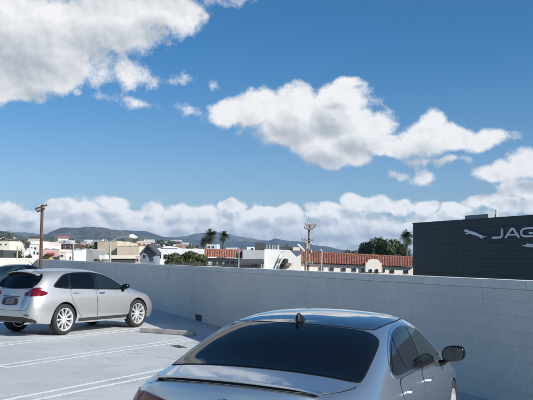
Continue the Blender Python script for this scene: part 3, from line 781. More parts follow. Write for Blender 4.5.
def wag_dx(i, j):
    x = XW[i]
    if i == 0: return [.04, -.04, -.03, .02, .11, .30, .50, .46, .44][j]
    if i == 1: return [.03, -.02, 0, .03, .10, .27, .45, .42, .40][j]
    if i == 2: return [0, 0, 0, .0, .05, .20, .34, .32, .31][j]
    if i == 3: return [0, 0, 0, .0, .01, .09, .17, .17, .16][j]
    if i == 4: return [0, 0, 0, .0, .0, .02, .04, .04, .04][j]
    if i == len(XW)-1: return [-.02, .02, .02, .0, -.02, .02, .05, .08, .09][j]
    if .2 < x < 1.6: return [0, 0, 0, 0, 0, .0, .04, .12, .15][j]
    return 0
WAGON['dx'] = wag_dx
def wag_crease(a, b_):
    if a[0] == b_[0] == 0 and a[1] == b_[1] == 4: return .55 if 2 <= min(a[2], b_[2]) and max(a[2], b_[2]) <= 6 else .25
    if a[1] == b_[1] == 0 and a[2] == b_[2] and a[2] in (0, 8): return .6
    return 0
WAGON['crease'] = wag_crease
def make_wagon(body_m):
    t = empty('crossover_wagon'); tag(t, 'pale silver crossover wagon with red tail lights parked nose to the block wall', 'car')
    bo, bvh = car_body(WAGON, 'body', body_m, t)
    dlo = [(1.04, 1.06), (.72, 1.235), (.42, 1.375), (.12, 1.465), (-.25, 1.505), (-.8, 1.505), (-1.15, 1.478), (-1.36, 1.415), (-1.66, 1.215), (-1.655, 1.165), (-1.2, 1.125), (-.2, 1.085), (.5, 1.065)]
    wf = [(.98, 1.08), (.70, 1.225), (.42, 1.352), (.12, 1.442), (-.13, 1.475), (-.16, 1.10), (.5, 1.083)]
    wr = [(-.23, 1.480), (-.8, 1.482), (-1.04, 1.470), (-1.11, 1.142), (-.6, 1.118), (-.235, 1.104)]
    wq = [(-1.10, 1.465), (-1.16, 1.455), (-1.34, 1.395), (-1.615, 1.21), (-1.61, 1.178), (-1.165, 1.148)]
    df = [(1.10, 1.035), (1.05, .42), (.96, .35), (-.12, .35), (-.19, .42), (-.205, 1.08), (.5, 1.05)]
    drr = [(-.22, 1.08), (-.205, .42), (-.14, .35), (-.74, .36), (-.90, .56), (-1.10, .82), (-1.15, 1.12), (-.6, 1.095)]
    for sg in (-1, 1):
        for nm, pl in (('front_door', df), ('rear_door', drr)):
            panel(bvh, grow(pl, .008), SIDE[sg], 'door_gap', M_RUB, t, .0012, .07)
            d_ = panel(bvh, pl, SIDE[sg], nm, body_m, t, .0045, .05)
            door_handle(bvh, d_, -.02 if nm == 'front_door' else -.98, .985 if nm == 'front_door' else 1.005, sg, M_CHROME, .22)
            if nm == 'front_door': side_mirror(d_, bvh, .84, 1.06, sg, M_GLOSSBLK, .92)
        panel(bvh, [(1.0, .30), (1.0, .385), (-.86, .385), (-.86, .30)], SIDE[sg], 'sill_trim', M_GREY_PL, t, .006, .06, smooth_pts=False)
        panel(bvh, grow(dlo, .010), SIDE[sg], 'window_surround', M_RUB, t, .0050, .04)
        for pl, gm in ((wf, M_GLASS2), (wr, M_GLASS), (wq, M_GLASS)): panel(bvh, pl, SIDE[sg], 'side_window', gm, t, .0095, .04)
        # tail lamps: rear half and wrapped side half in one lens
        tl = [(sg*.83, .96), (sg*.83, 1.14), (sg*.76, 1.17), (sg*.66, 1.12), (sg*.46, 1.05), (sg*.42, .99), (sg*.5, .955)]
        panel(bvh, tl, REAR, 'tail_light', M_RED, t, .014, .03)
        tls = [(-2.31, .96), (-2.31, 1.16), (-2.20, 1.20), (-2.12, 1.12), (-1.97, 1.075), (-1.89, 1.045), (-1.92, 1.0), (-2.1, .965)]
        panel(bvh, tls, SIDE[sg], 'tail_light_side', M_RED, t, .012, .03)
        panel(bvh, [(sg*.55, .50), (sg*.74, .50), (sg*.74, .54), (sg*.55, .54)], REAR, 'rear_reflector', M_REDD, t, .008, .03)
        hl = [(2.1, .78), (2.5, .70), (2.5, .80), (2.3, .88), (2.0, .90), (1.85, .90)]
        panel(bvh, hl, SIDE[sg], 'headlight', M_LAMPW, t, .008, .04)
        ex = MB().tube([(-2.36, sg*.56, .33), (-2.1, sg*.56, .33)], .038, 12, cap=False); ex.build('exhaust_tip', M_CHROME, t, smooth=True)
    rg = [(0, 1.525), (.40, 1.51), (.58, 1.475), (.645, 1.40), (.68, 1.30), (.68, 1.20), (.5, 1.155), (.25, 1.145), (0, 1.14)]
    rg = rg + [(-y, z) for y, z in reversed(rg[1:-1])]
    panel(bvh, grow(rg, .012), REAR, 'rear_window_seal', M_RUB, t, .003, .045)
    rw = panel(bvh, rg, REAR, 'rear_window', M_GLASS, t, .008, .04)
    # tailgate seams and plate recess
    tg = [(0, .62), (.62, .62), (.70, .72), (.72, .87), (.62, 1.10), (.5, 1.12), (0, 1.115)]; tg = tg + [(-y, z) for y, z in reversed(tg[1:-1])]
    panel(bvh, grow(tg, .008), REAR, 'tailgate_gap', M_RUB, t, .0015, .05)
    tgp = panel(bvh, tg, REAR, 'tailgate', body_m, t, .005, .045)
    panel(bvh, [(-.30, .735), (.30, .735), (.27, .92), (-.27, .92)], REAR, 'plate_recess', M_GREY_PL, t, .008, .04)
    panel(bvh, [(-.155, .755), (.155, .755), (.155, .895), (-.155, .895)], REAR, 'license_plate', mat('dark_plate', (.10, .105, .12), .5, var=.7, vscale=22), t, .013, .04, smooth_pts=False)
    panel(bvh, [(-.30, .935), (.30, .935), (.29, .955), (-.29, .955)], REAR, 'tailgate_trim', M_GREY_PL, t, .012, .03, smooth_pts=False)
    h = bvh.ray_cast(Vector((-5, 0, 1.015)), Vector((1, 0, 0)))[0]
    e = MB(); M_ = Matrix.Translation((h.x-.010, 0, 1.015)) @ Matrix.Rotation(R(90), 4, 'Z') @ Matrix.Scale(.68, 4, (0, 0, 1))
    e.lathe([(.050, -.004), (.062, -.008), (.070, -.004), (.062, .006), (.050, .006)], 32, M_, closed=True)
    e.lathe([(.018, -.004), (.024, -.008), (.030, -.004), (.024, .006)], 24, M_, closed=True)
    e.build('emblem', M_CHROME, t, smooth=True, fix=True)
    panel(bvh, [(-.78, .28), (.78, .28), (.86, .42), (.60, .47), (-.60, .47), (-.86, .42)], REAR, 'bumper_cladding', M_GREY_PL, t, .007, .05)
    panel(bvh, [(-.5, .35), (.5, .35), (.62, .66), (-.62, .66)], FRONT, 'grille', M_GREY_PL, t, .007, .05)
    # roof spoiler over the hatch
    sp = MB(); N = 24; prof = [(.16, .0), (.05, .012), (-.05, -.002), (-.075, -.014), (-.05, -.03), (.06, -.02)]
    for i in range(N+1):
        y = -.56 + 1.12*i/N; xc = -1.93 - .05*(1-(y/.56)**2)
        h = bvh.ray_cast(Vector((xc + .08, y, 3)), Vector((0, 0, -1)))[0]; zt = h.z if h else 1.5
        for (dx, dz) in prof: sp.v.append(Vector((xc + dx, y, zt + dz)))
    q = len(prof)
    for i in range(N):
        for j in range(q): sp.f.append((i*q+j, i*q+(j+1) % q, (i+1)*q+(j+1) % q, (i+1)*q+j))
    sp.f.append(tuple(range(q))); sp.f.append(tuple(range(N*q, N*q+q)))
    sp.build('roof_spoiler', body_m, t, smooth=True, ang=50, fix=True)
    ws = [(.28, 0), (.26, .35), (.20, .56), (.65, .66), (1.02, .70), (1.22, .6), (1.33, .3), (1.36, 0)]; ws = ws + [(x, -y) for x, y in reversed(ws[1:-1])]
    panel(bvh, ws, TOP, 'windshield', M_GLASS2, t, .006, .06)
    hd = [(1.42, 0), (1.38, .35), (1.26, .68), (1.5, .72), (1.9, .66), (2.15, .58), (2.3, .3), (2.34, 0)]; hd = hd + [(x, -y) for x, y in reversed(hd[1:-1])]
    panel(bvh, grow(hd, .007), TOP, 'hood_gap', M_RUB, t, .0012, .06); panel(bvh, hd, TOP, 'hood', body_m, t, .0045, .06)
    hz = bvh.ray_cast(Vector((-1.5, .0, 3)), Vector((0, 0, -1)))[0].z
    MB().tube([(-1.5, 0, hz), (-1.52, 0, hz+.02), (-1.76, 0, hz+.21)], [.022, .012, .004], 8).build('roof_antenna', M_RUB, t, smooth=True)
    for (x, _, _) in WAGON['arch']:
        for sg in (-1, 1): make_wheel(t, x, sg*.835, .380, .235, .275, 10, sg, 'even')
    return t
wagon = make_wagon(PAINT_LIGHT)
WH_ = R(31.5); hx, hy = math.sin(WH_), math.cos(WH_)
rw_ = Vector((-5.06, 19.6, 0))                                       # where the rear right tyre stands
wagon.location = rw_ + Vector((hx, hy, 0))*1.36 + Vector((-hy, hx, 0))*.93; wagon.rotation_euler.z = math.pi/2 - WH_; wagon.scale.z = 1.03
wheel_stop((-2.53, 20.12, 0), 'weathered concrete wheel stop half in the wall shadow right of the crossover wagon')

# the dark sedan farther off: a copy with its own paint
ds = dup(sedan); tag(ds, 'dark green sedan partly hidden behind the crossover wagon at the left edge', 'car')
for ch in [o for o in bpy.data.objects if o.parent == ds]:
    for q in [ch] + [o for o in bpy.data.objects if o.parent == ch]:
        if q.type == 'MESH' and any(mm and mm.name in (PAINT_SILVER.name, ROOFBLK.name) for mm in q.data.materials):
            q.data = q.data.copy()
            for i, mm in enumerate(q.data.materials):
                if mm and mm.name in (PAINT_SILVER.name, ROOFBLK.name): q.data.materials[i] = PAINT_GREEN
dp = at(14, 290, 45); ds.location = (dp.x, 45, 0); ds.rotation_euler.z = math.pi/2 - R(30) + math.pi

# ------------------------------------------------------------------ ground, hills
BASE = -9.5
def fbm(x, y, z=0., o=5): return noise.fractal(Vector((x, y, z)), 1.0, 2.0, o)
def ground_z(r, px=999):
    k = min(1, max(0, (235-px)/70)); k = k*k*(3-2*k)                # the town climbs toward the hills on the left only
    return BASE + max(0, min(r, 1500)-450)*(.003 + .036*k) + max(0, r-1500)*.004
m = bpy.data.materials.new('city_ground'); m.use_nodes = True; T = NT(m.node_tree); b = T.n['Principled BSDF']
tcn = T.new('ShaderNodeTexCoord').outputs['Object']
c = T.mix(T.ss(T.noise(tcn, .02, 5, .6), .4, .6), (.09, .10, .06), (.20, .19, .17))
c = T.mix(T.ss(T.noise(tcn, .11, 4, .6), .45, .6, 0, .7), c, (.06, .065, .062))
T.l.new(c, b.inputs['Base Color']); b.inputs['Roughness'].default_value = .95
gv = []; gf = []; NA = 360; RS = [0, 40, 120, 300, 450, 600, 800, 1000, 1250, 1500, 2000, 2500, 4000, 7000, 12000, 20000]
gv.append((0, 0, BASE))
for r_ in RS[1:]:
    for j in range(NA):
        a = 2*math.pi*j/NA; gv.append((r_*math.sin(a), r_*math.cos(a), ground_z(r_, (266.5 + F*math.tan(a)) if math.cos(a) > .2 and math.sin(a) > -.7 else (-999 if math.sin(a) < 0 and math.cos(a) > -.5 else 999))))
for j in range(NA): gf.append((0, 1+(j+1) % NA, 1+j))
for i in range(len(RS)-2):
    for j in range(NA): gf.append((1+i*NA+j, 1+i*NA+(j+1) % NA, 1+(i+1)*NA+(j+1) % NA, 1+(i+1)*NA+j))
tag(mesh_obj('ground', gv, gf, m, smooth=True), kind='structure')
# street below, between the deck and the first buildings
st = MB(); P0 = wpt(-60, 2); P1 = wpt(160, 2); P2 = wpt(160, 26); P3 = wpt(-60, 26)
st.add([Vector((p.x, p.y, BASE+.03)) for p in (P0, P1, P2, P3)], [(0, 1, 2, 3)])
tag(st.build('street', mat('asphalt', (.05, .05, .052), .9, var=.2, vscale=.5)), kind='structure')

def hill_mat(name, c1, c2, c3, sc_):
    m = bpy.data.materials.new(name); m.use_nodes = True; T = NT(m.node_tree); b = T.n['Principled BSDF']
    o = T.new('ShaderNodeTexCoord').outputs['Object']
    c = T.mix(T.ss(T.noise(o, sc_, 8, .65), .38, .60), c1, c2)
    c = T.mix(T.ss(T.noise(o, sc_*5, 6, .7), .50, .62, 0, .9), c, c3); c = T.mix(T.ss(T.noise(o, sc_*2.2, 8, .75), .50, .60, 0, .75), c, tuple(k*.45 for k in c1))
    T.l.new(c, b.inputs['Base Color']); b.inputs['Roughness'].default_value = .95
    return m
def hill(name, ridge, Y0, depth, m, seed, rough=.12, x0=None, x1=None):
    """a ridge of ground whose crest runs through the given sight lines at distance Y0"""
    cr = crv(ridge); xa, xb = ridge[0][0], ridge[-1][0]; nx, ny = 300, 44
    vs = []; fs = []
    for j in range(ny+1):
        t = j/ny*1.5                                            # 0 = foot, 1 = crest, 1.5 = far side
        for i in range(nx+1):
            px = xa + (xb-xa)*i/nx
            P = at(px, cr(px), Y0); foot = ground_z(Y0-depth) - 8
            H = P.z - foot
            Y = Y0 + (t-1)*depth*1.0
            x = P.x*(1 + (Y-Y0)/Y0)
            prof = math.sin(min(t, 1)*math.pi/2)**1.25 if t <= 1 else 1 - (t-1)*.9
            sp = noise.ridged_multi_fractal(Vector((x/(depth*.34), Y/(depth*.75), seed)), .9, 2.1, 5, .95, 2.0)
            k = math.sin(min(1, t)*math.pi) if t < 1 else .0
            z = foot + H*prof*(1 + rough*min(sp-1.75, .03)*k*2.2) + (fbm(x/(depth*.05), Y/(depth*.05), seed)*H*.045)
            vs.append((x, Y, z))
    for j in range(ny):
        for i in range(nx): q = j*(nx+1)+i; fs.append((q, q+1, q+nx+2, q+nx+1))
    return tag(mesh_obj(name, vs, fs, m, smooth=True, ang=180), kind='structure')
H1 = hill_mat('chaparral_hill', (.045, .055, .036), (.115, .105, .068), (.19, .165, .12), .0042)
H2 = hill_mat('wooded_hill', (.020, .030, .018), (.055, .060, .036), (.12, .11, .08), .008)
H3 = hill_mat('dark_wooded_hill', (.016, .026, .022), (.035, .045, .030), (.07, .07, .05), .004)
hill('hills', [(-120,226),(-60,229),(0,231.5),(10,232.8),(20,235.5),(28,239),(36,243.5),(46,249),(56,253)], 1500, 700, H2, 3.1, .10)
hill('mountain', [(-160,236),(-20,240),(20,245.5),(30,242.5),(37,239),(44,235),(51,231.3),(58,228.4),(66,226.6),(76,227),(86,226.4),(97,226.6),(106,227.2),(114,229.5),(124,231.2),(138,234.5),(152,239),(170,245),(190,250)], 4300, 2000, H1, 7.7, .34)
hill('mountain', [(70,240),(100,233),(118,231),(132,230.4),(146,231),(156,234),(166,236.6),(180,238),(200,239.6),(220,241.6),(235,241.8),(245,240.2),(252,241.6),(262,240.6),(270,240),(277,238.2),(284,239.8),(292,241.2),(304,242.2),(315,244.6),(327,246.5),(340,249.2),(356,251),(400,253),(470,254),(620,252)], 6800, 2600, H3, 12.3, .3)
hill('mountain', [(-120,230),(-40,229),(0,231),(18,232.4),(40,233.5),(90,238),(150,238),(180,236.2),(196,233.6),(212,232.4),(228,234),(243,237.2),(262,240),(300,243)], 9300, 1800, H1, 4.4, .2)

# ------------------------------------------------------------------ foliage
def leaf_mat(name, c1, c2, c3=None):
    m = bpy.data.materials.new(name); m.use_nodes = True; T = NT(m.node_tree); b = T.n['Principled BSDF']
    g = T.new('ShaderNodeNewGeometry'); o = T.new('ShaderNodeTexCoord').outputs['Object']
    c = T.mix(g.outputs['Random Per Island'], c1, c2)
    if c3: c = T.mix(T.ss(T.noise(o, .9, 3, .5), .5, .62, 0, .8), c, c3)
    T.l.new(c, b.inputs['Base Color']); b.inputs['Roughness'].default_value = .6
    b.inputs['Subsurface Weight'].default_value = 0
    return m
LEAF_G = leaf_mat('leaf_green', (.035, .060, .018), (.085, .115, .035), (.055, .075, .03))
LEAF_D = leaf_mat('leaf_dark', (.022, .038, .016), (.055, .078, .030))
LEAF_Y = leaf_mat('leaf_olive', (.10, .12, .03), (.17, .17, .055))
LEAF_O = leaf_mat('leaf_hedge', (.055, .075, .020), (.14, .15, .05), (.04, .06, .02))
BARK = mat('bark', (.12, .09, .065), .9, var=.3, vscale=4)
def tree(base, ht, rad, m, label, name='broadleaf_tree', group=None, n=1500, leaf=None, seed=0, squash=.8, trunk=.3, clumps=9, crown_h=None):
    crown_h = crown_h or ht*(1-trunk)
    r_ = np.random.default_rng(seed); t = empty(name, base); tag(t, label, 'tree' if 'tree' in name else 'shrub', group)
    tr = MB(); top = ht*.7; k = max(.05, ht*.022)
    tr.tube([(0, 0, -.3), (r_.normal()*.02*ht, 0, top*.5), (r_.normal()*.03*ht, r_.normal()*.03*ht, top)], [k*1.4, k, k*.4], 7)
    C = []
    for i in range(clumps):
        a = r_.uniform(0, 6.28); w_ = r_.uniform(-.78, .70); q = math.sqrt(r_.uniform(.05, 1))*rad*.78*math.sqrt(1-w_*w_)
        cr_ = min(rad, crown_h/2)*r_.uniform(.36, .58)
        z = ht - crown_h/2 + w_*crown_h/2
        c_ = Vector((q*math.cos(a), q*math.sin(a), min(z, ht-cr_*.75))); C.append((c_, cr_))
        tr.tube([(0, 0, top*.45*r_.uniform(.6, 1.4)), tuple(c_*.6 + Vector((0, 0, z*.35))), tuple(c_)], [k*.5, k*.3, k*.1], 5)
    tr.build('trunk', BARK, t, smooth=True)
    L = leaf or rad*.085; V = np.zeros((n*4, 3))
    for i in range(n):
        c_, rr = C[r_.integers(len(C))]
        d = r_.normal(size=3); d /= np.linalg.norm(d); s_ = rr*r_.uniform(.35, 1.0)**.6
        p = np.array(c_) + d*s_*np.array([1, 1, squash])
        nrm = d + r_.normal(size=3)*.7; nrm /= np.linalg.norm(nrm)
        a = np.cross(nrm, r_.normal(size=3)); a /= np.linalg.norm(a); b_ = np.cross(nrm, a); l = L*r_.uniform(.6, 1.4)
        V[4*i] = p-a*l; V[4*i+1] = p-b_*l*.55; V[4*i+2] = p+a*l; V[4*i+3] = p+b_*l*.55
    mesh_obj('crown', V, [(4*i, 4*i+1, 4*i+2, 4*i+3) for i in range(n)], m, t)
    return t
def tree_px(px, ytop, w_px, Y, m, label, base=None, **kw):
    p = at(px, ytop, Y); b_ = BASE if base is None else base; rad = w_px/2*1.3*Y/F
    kw.setdefault('crown_h', max(1.6*(265-ytop), 10)*Y/F); kw.pop('trunk', None)
    return tree((p.x, p.y, b_), p.z - b_, rad, m, label, **kw)
def palm(px, ytop, w_px, Y, label, group=None, seed=0, base=BASE, n=70):
    r_ = random.Random(seed); p = at(px, ytop, Y); rad = w_px/2*Y/F; top = p.z - rad*.62 - base
    t = empty('palm_tree', (p.x, p.y, base)); tag(t, label, 'palm tree', group)
    lx = r_.uniform(-.4, .4)
    MB().tube([(0, 0, -.3), (lx*.4, 0, top*.5), (lx, 0, top)], [.34, .24, .22], 9).build('trunk', BARK, t, smooth=True)
    fr = MB()
    for i in range(n):
        a = r_.uniform(0, 6.283); el = r_.uniform(-1.15, 1.25); L = rad*r_.uniform(.8, 1.05)
        d = Vector((math.cos(a)*math.cos(el), math.sin(a)*math.cos(el), math.sin(el)))
        P = []; c_ = Vector((lx, 0, top))
        for k in range(7):
            s_ = k/6; P.append(c_ + d*L*s_ + Vector((0, 0, -rad*.38*s_*s_*math.cos(el))))
        side = d.cross(Vector((0, 0, 1))); side = side.normalized() if side.length > .1 else Vector((1, 0, 0))
        for k in range(1, 7):                                       # leaflets fanned from the rib
            for sg in (-1, 1):
                for q in range(3):
                    b0 = P[k-1].lerp(P[k], q/3); l = rad*.30*math.sin(math.pi*(.12 + .8*(k-1+q/3)/6)); dr_ = (P[k]-P[k-1]).normalized()
                    e = b0 + side*sg*l + dr_*l*.7 + Vector((0, 0, -l*.45)); w_ = dr_*rad*.022
                    fr.add([b0-w_, b0+w_, e], [(0, 1, 2)])
    fr.build('crown', LEAF_D, t)
    return t

# ------------------------------------------------------------------ buildings across the street and beyond
def stucco(name, c_, var=.06): return mat(name, c_, .9, var=var, vscale=.6, bump=.1, bscale=8)
WHITE = stucco('white_stucco', (.78, .77, .74)); CREAM = stucco('cream_stucco', (.76, .70, .58)); TAN = stucco('tan_stucco', (.50, .42, .30))
TAN2 = stucco('pale_tan_stucco', (.58, .50, .38)); GREYB = stucco('blue_grey_siding', (.20, .235, .28)); GREYW = stucco('grey_render', (.46, .48, .485))
BROWN = stucco('dark_brown_cladding', (.085, .05, .045)); REDR = stucco('red_brown_roof', (.30, .12, .09)); PINK = stucco('pink_stucco', (.62, .50, .46))
CHAR = stucco('charcoal_render', (.06, .065, .07)); PANE = mat('window_pane', (.03, .04, .05), .08, spec=.6); FRM = stucco('window_frame', (.60, .60, .58))
ROOFG = stucco('flat_roof', (.42, .42, .41))
def slab(px0, px1, y0, y1, Y, dpt, Y1=None):
    """front face corners given as sight lines; returns an MB box running away from us"""
    Y1 = Y if Y1 is None else Y1
    a, b_, c_, d = at(px0, y1, Y), at(px1, y1, Y1), at(px1, y0, Y1), at(px0, y0, Y)
    fwd = Vector(((a.x+b_.x)/2, (a.y+b_.y)/2, 0)).normalized(); n = Vector((-(b_.y-a.y), b_.x-a.x, 0)).normalized()
    return a, b_, c_, d, n*dpt
def block(name, mtl, parent, px0, px1, ytop, Y, dpt, zbot=BASE, Y1=None, ytop1=None, ybot=None, off=0):
    a, b_, c_, d, n = slab(px0, px1, ytop, ybot or 300, Y, dpt, Y1)
    if ytop1 is not None: c_ = at(px1, ytop1, Y if Y1 is None else Y1)
    za = a.z if ybot else zbot; zb = b_.z if ybot else zbot
    o_ = -n.normalized()*off
    v = [Vector((d.x, d.y, za)), Vector((c_.x, c_.y, zb)), c_, d]; v = [q + o_ for q in v]; v += [q + n for q in v]
    org = parent.location if parent else Vector((0, 0, 0))
    v = [q - org for q in v]
    o = MB().add(v, [(0, 1, 2, 3), (7, 6, 5, 4), (0, 4, 5, 1), (1, 5, 6, 2), (2, 6, 7, 3), (3, 7, 4, 0)]).build(name, mtl, parent, fix=True)
    return o
def window(parent, px0, px1, y0, y1, Y, Y1=None, X0=None, X1=None):
    """frame with the pane as its sub-part, standing 6 cm proud of a frontal wall at Y (or sloping to Y1 between X0 and X1)"""
    def yy(px): return Y if Y1 is None else Y + (Y1-Y)*(px-X0)/(X1-X0)
    f_ = block('window', FRM, parent, px0, px1, y0, yy(px0), .05, Y1=yy(px1), ybot=y1, off=.06)
    w_ = (px1-px0)*.12; h_ = (y1-y0)*.12
    p = block('pane', PANE, None, px0+w_, px1-w_, y0+h_, yy(px0+w_), .05, Y1=yy(px1-w_), ybot=y1-h_, off=.10)
    org = parent.location
    p.data.transform(Matrix.Translation(-org)); p.parent = f_
    return f_
def building(name, label, cat, px0, px1, ytop, Y, dpt, mtl, windows=(), group=None, roof=True, Y1=None, ytop1=None, wallname='wall'):
    c_ = at((px0+px1)/2, 260, Y); t = empty(name, (c_.x, c_.y, BASE)); tag(t, label, cat, group)
    block(wallname, mtl, t, px0, px1, ytop, Y, dpt, Y1=Y1, ytop1=ytop1)
    if roof: block('parapet', mat('parapet_coping', (.55, .55, .53), .8), t, px0-.12, px1+.12, ytop-.35, Y, dpt+.1, Y1=Y1, ytop1=None if ytop1 is None else ytop1-.35, ybot=ytop+.05 if ytop1 is None else None, off=.05) if ytop1 is None else None
    for w in windows: window(t, *w, Y, Y1, px0, px1)
    if name == 'commercial_building' and px1-px0 > 8:
        r2 = random.Random(int(px0*7))
        for k in range(3):
            a = px0 + (px1-px0)*r2.uniform(.08, .85); block('roof_unit', mat('roof_unit_grey', (.30, .32, .33), .6), t, a, a + r2.uniform(.7, 1.8), ytop-r2.uniform(.9, 1.8), Y + dpt*r2.uniform(.3, .6), 1.4, ybot=ytop+1.5)
    return t
# --- dark panelled dealership on the right; its long face runs parallel to our wall
DA = at(413.3, 224.0, 70.0); DU = Vector((.389, -.921, 0)); DN = Vector((.921, .389, 0))   # along the face toward us / into the building
DL = 34.0; DTOP = DA.z
t = empty('dealership_building', (DA.x, DA.y, BASE)); tag(t, 'dark teal panelled showroom with silver sign letters across the street on the right', 'building')
DT = t
def dmat():
    m = bpy.data.materials.new('dark_teal_panels'); m.use_nodes = True; T = NT(m.node_tree); b = T.n['Principled BSDF']
    o = T.new('ShaderNodeTexCoord').outputs['Object']; x, y, z = T.xyz(o)
    n1 = T.noise(T.comb(T.m('SNAP', x, 5.6), 0., T.m('SNAP', z, .62)), 3.1, 1, .5)
    c = T.mix(n1, (.028, .050, .050), (.034, .058, .057))
    T.l.new(c, b.inputs['Base Color']); b.inputs['Roughness'].default_value = .62
    return m
DM = dmat(); ang = math.atan2(DU.y, DU.x); DT.rotation_euler.z = ang
HT = DTOP - BASE
core = MB().box(0, DL, 0, 28, 0, HT-.02).build('wall', mat('dark_joint', (.010, .018, .022), .7), DT)
pn = MB(); rows = 19; rh = .62
cols_ = [0, 2.1, 6.6, 7.3, 12.4, 18.2, 24, 29, DL]
for i in range(len(cols_)-1):
    z = HT
    while z > .3:
        z0 = max(z-rh, .1); pn.box(cols_[i]+.012, cols_[i+1]-.012, -.05, -.003, z0+.022, z); z = z0
o = pn.build('cladding_panels', DM, DT)
MB().box(-.02, DL+.02, -.08, 28.1, HT+.002, HT+.10).build('roof_edge', mat('dark_coping', (.025, .035, .04), .5), DT)
# plant on its roof
tp = empty('rooftop_unit', (DA.x, DA.y, DTOP), ang); tag(tp, 'low grey plant housing on the roof edge of the dark showroom', 'roof unit')
MB().box(4.6, 7.7, 2.2, 4.2, .10, .62).build('housing', mat('roof_unit_grey', (.30, .32, .33), .6), tp)
MB().tube([(7.75, 3, .1), (7.75, 3, .85)], .08, 10).build('vent_pipe', mat('vent_white', (.6, .6, .6), .5), tp)
MB().box(7.64, 7.86, 2.92, 3.08, .85, .94).build('vent_cap', MATS['vent_white'], tp)
def dface(px, py):                                                   # where a sight line meets the showroom's face
    d = ray(px, py); o = Vector((0, 0, EYE)); s_ = (DA - o).dot(DN)/d.dot(DN); p = o + d*s_
    return (p-DA).dot(DU), p.z - BASE
SIGNM = mat('brushed_silver', (.86, .87, .88), .35, metal=.15); SIGNB = mat('sign_side', (.25, .26, .27), .5)
x0, zt = dface(497.5, 229.0); _, zb = dface(495, 238.3)
x1, _ = dface(507.2, 233); LW = (dface(522.2, 233)[0] - x1); LH = zt - zb
def stroke(mb, pts, w_, y0=-.20, y1=-.075, wz=None):
    """flat lettering stroke of constant width through points (x, z)"""
    P = [Vector(p) for p in pts]; n = len(P); Lf, Rt = [], []
    for i in range(n):
        d1 = (P[i]-P[i-1]).normalized() if i else (P[1]-P[0]).normalized(); d2 = (P[i+1]-P[i]).normalized() if i < n-1 else d1
        nn = Vector((-(d1.y+d2.y), d1.x+d2.x)); nn = nn/max(.5, nn.length_squared/2)
        Lf.append(P[i] + nn*w_/2); Rt.append(P[i] - nn*w_/2)
    k = len(mb.v)
    for y in (y0, y1):
        for q in Lf: mb.v.append(Vector((q.x, y, q.y)))
        for q in Rt: mb.v.append(Vector((q.x, y, q.y)))
    N = 2*n
    for i in range(n-1):
        mb.f += [(k+i, k+i+1, k+n+i+1, k+n+i), (k+N+i, k+N+n+i, k+N+n+i+1, k+N+i+1), (k+i, k+N+i, k+N+i+1, k+i+1), (k+n+i, k+n+i+1, k+N+n+i+1, k+N+n+i)]
    mb.f += [(k, k+n, k+N+n, k+N), (k+n-1, k+N+n-1, k+N+2*n-1, k+2*n-1)]
def arc(cx_, cz, rx, rz, a0, a1, n=14): return [(cx_+rx*math.cos(R(a0+(a1-a0)*i/n)), cz+rz*math.sin(R(a0+(a1-a0)*i/n))) for i in range(n+1)]
SG = empty('wall_sign', (DA.x, DA.y, BASE), ang); tag(SG, 'wide silver capital letters fixed high on the dark showroom wall', 'sign')
sw = LH*.175; g_ = LW*1.02
def letter(ch, x, W_, H_):
    mb = MB(); z = zb; e = sw/2
    if ch == 'J': stroke(mb, [(x+W_*.55, z+H_), (x+W_*.55, z+H_*.35)] + arc(x+W_*.55-H_*.28, z+H_*.30+e*.3, H_*.28, H_*.26, 0, -90, 8) + [(x-W_*.32, z+e*.6)], sw*1.15)
    if ch == 'A':
        stroke(mb, [(x, z), (x+W_*.42, z+H_-e), (x+W_*.50, z+H_-e)], sw*1.2); stroke(mb, [(x+W_*.5, z+H_-e), (x+W_*.56, z+H_-e), (x+W_*.93, z)], sw*1.2, -.198)
        stroke(mb, [(x+W_*.22, z+H_*.30), (x+W_*.75, z+H_*.30)], sw*.8, -.196)
    if ch == 'G':
        stroke(mb, [(x+W_*.90, z+H_-e), (x+W_*.42, z+H_-e)] + arc(x+W_*.38, z+H_/2, W_*.36, H_/2-e, 95, 265, 16) + [(x+W_*.42, z+e), (x+W_*.88, z+e), (x+W_*.88, z+H_*.42), (x+W_*.55, z+H_*.42)], sw)
    if ch == 'U': stroke(mb, [(x+sw/2, z+H_), (x+sw/2, z+H_*.45)] + arc(x+W_*.24, z+H_*.42, W_*.24-sw/2, H_*.42-e, 180, 270, 8) + arc(x+W_*.62, z+H_*.42, W_*.24, H_*.42-e, 270, 360, 8) + [(x+W_*.86, z+H_)], sw)
    if ch == 'R':
        stroke(mb, [(x+sw/2, z), (x+sw/2, z+H_-e), (x+W_*.6, z+H_-e)] + arc(x+W_*.6, z+H_*.70, W_*.2, H_*.30-e, 90, -90, 10) + [(x+sw, z+H_*.40+e*.0)], sw)
        stroke(mb, [(x+W_*.52, z+H_*.40), (x+W_*.88, z)], sw*1.1, -.198)
    return mb.build('letter', SIGNM, SG, fix=True)
letter('J', x0, LW*.78, LH); xx = x1
for ch in 'AGUAR': letter(ch, xx, LW*.98, LH); xx += LW*1.02
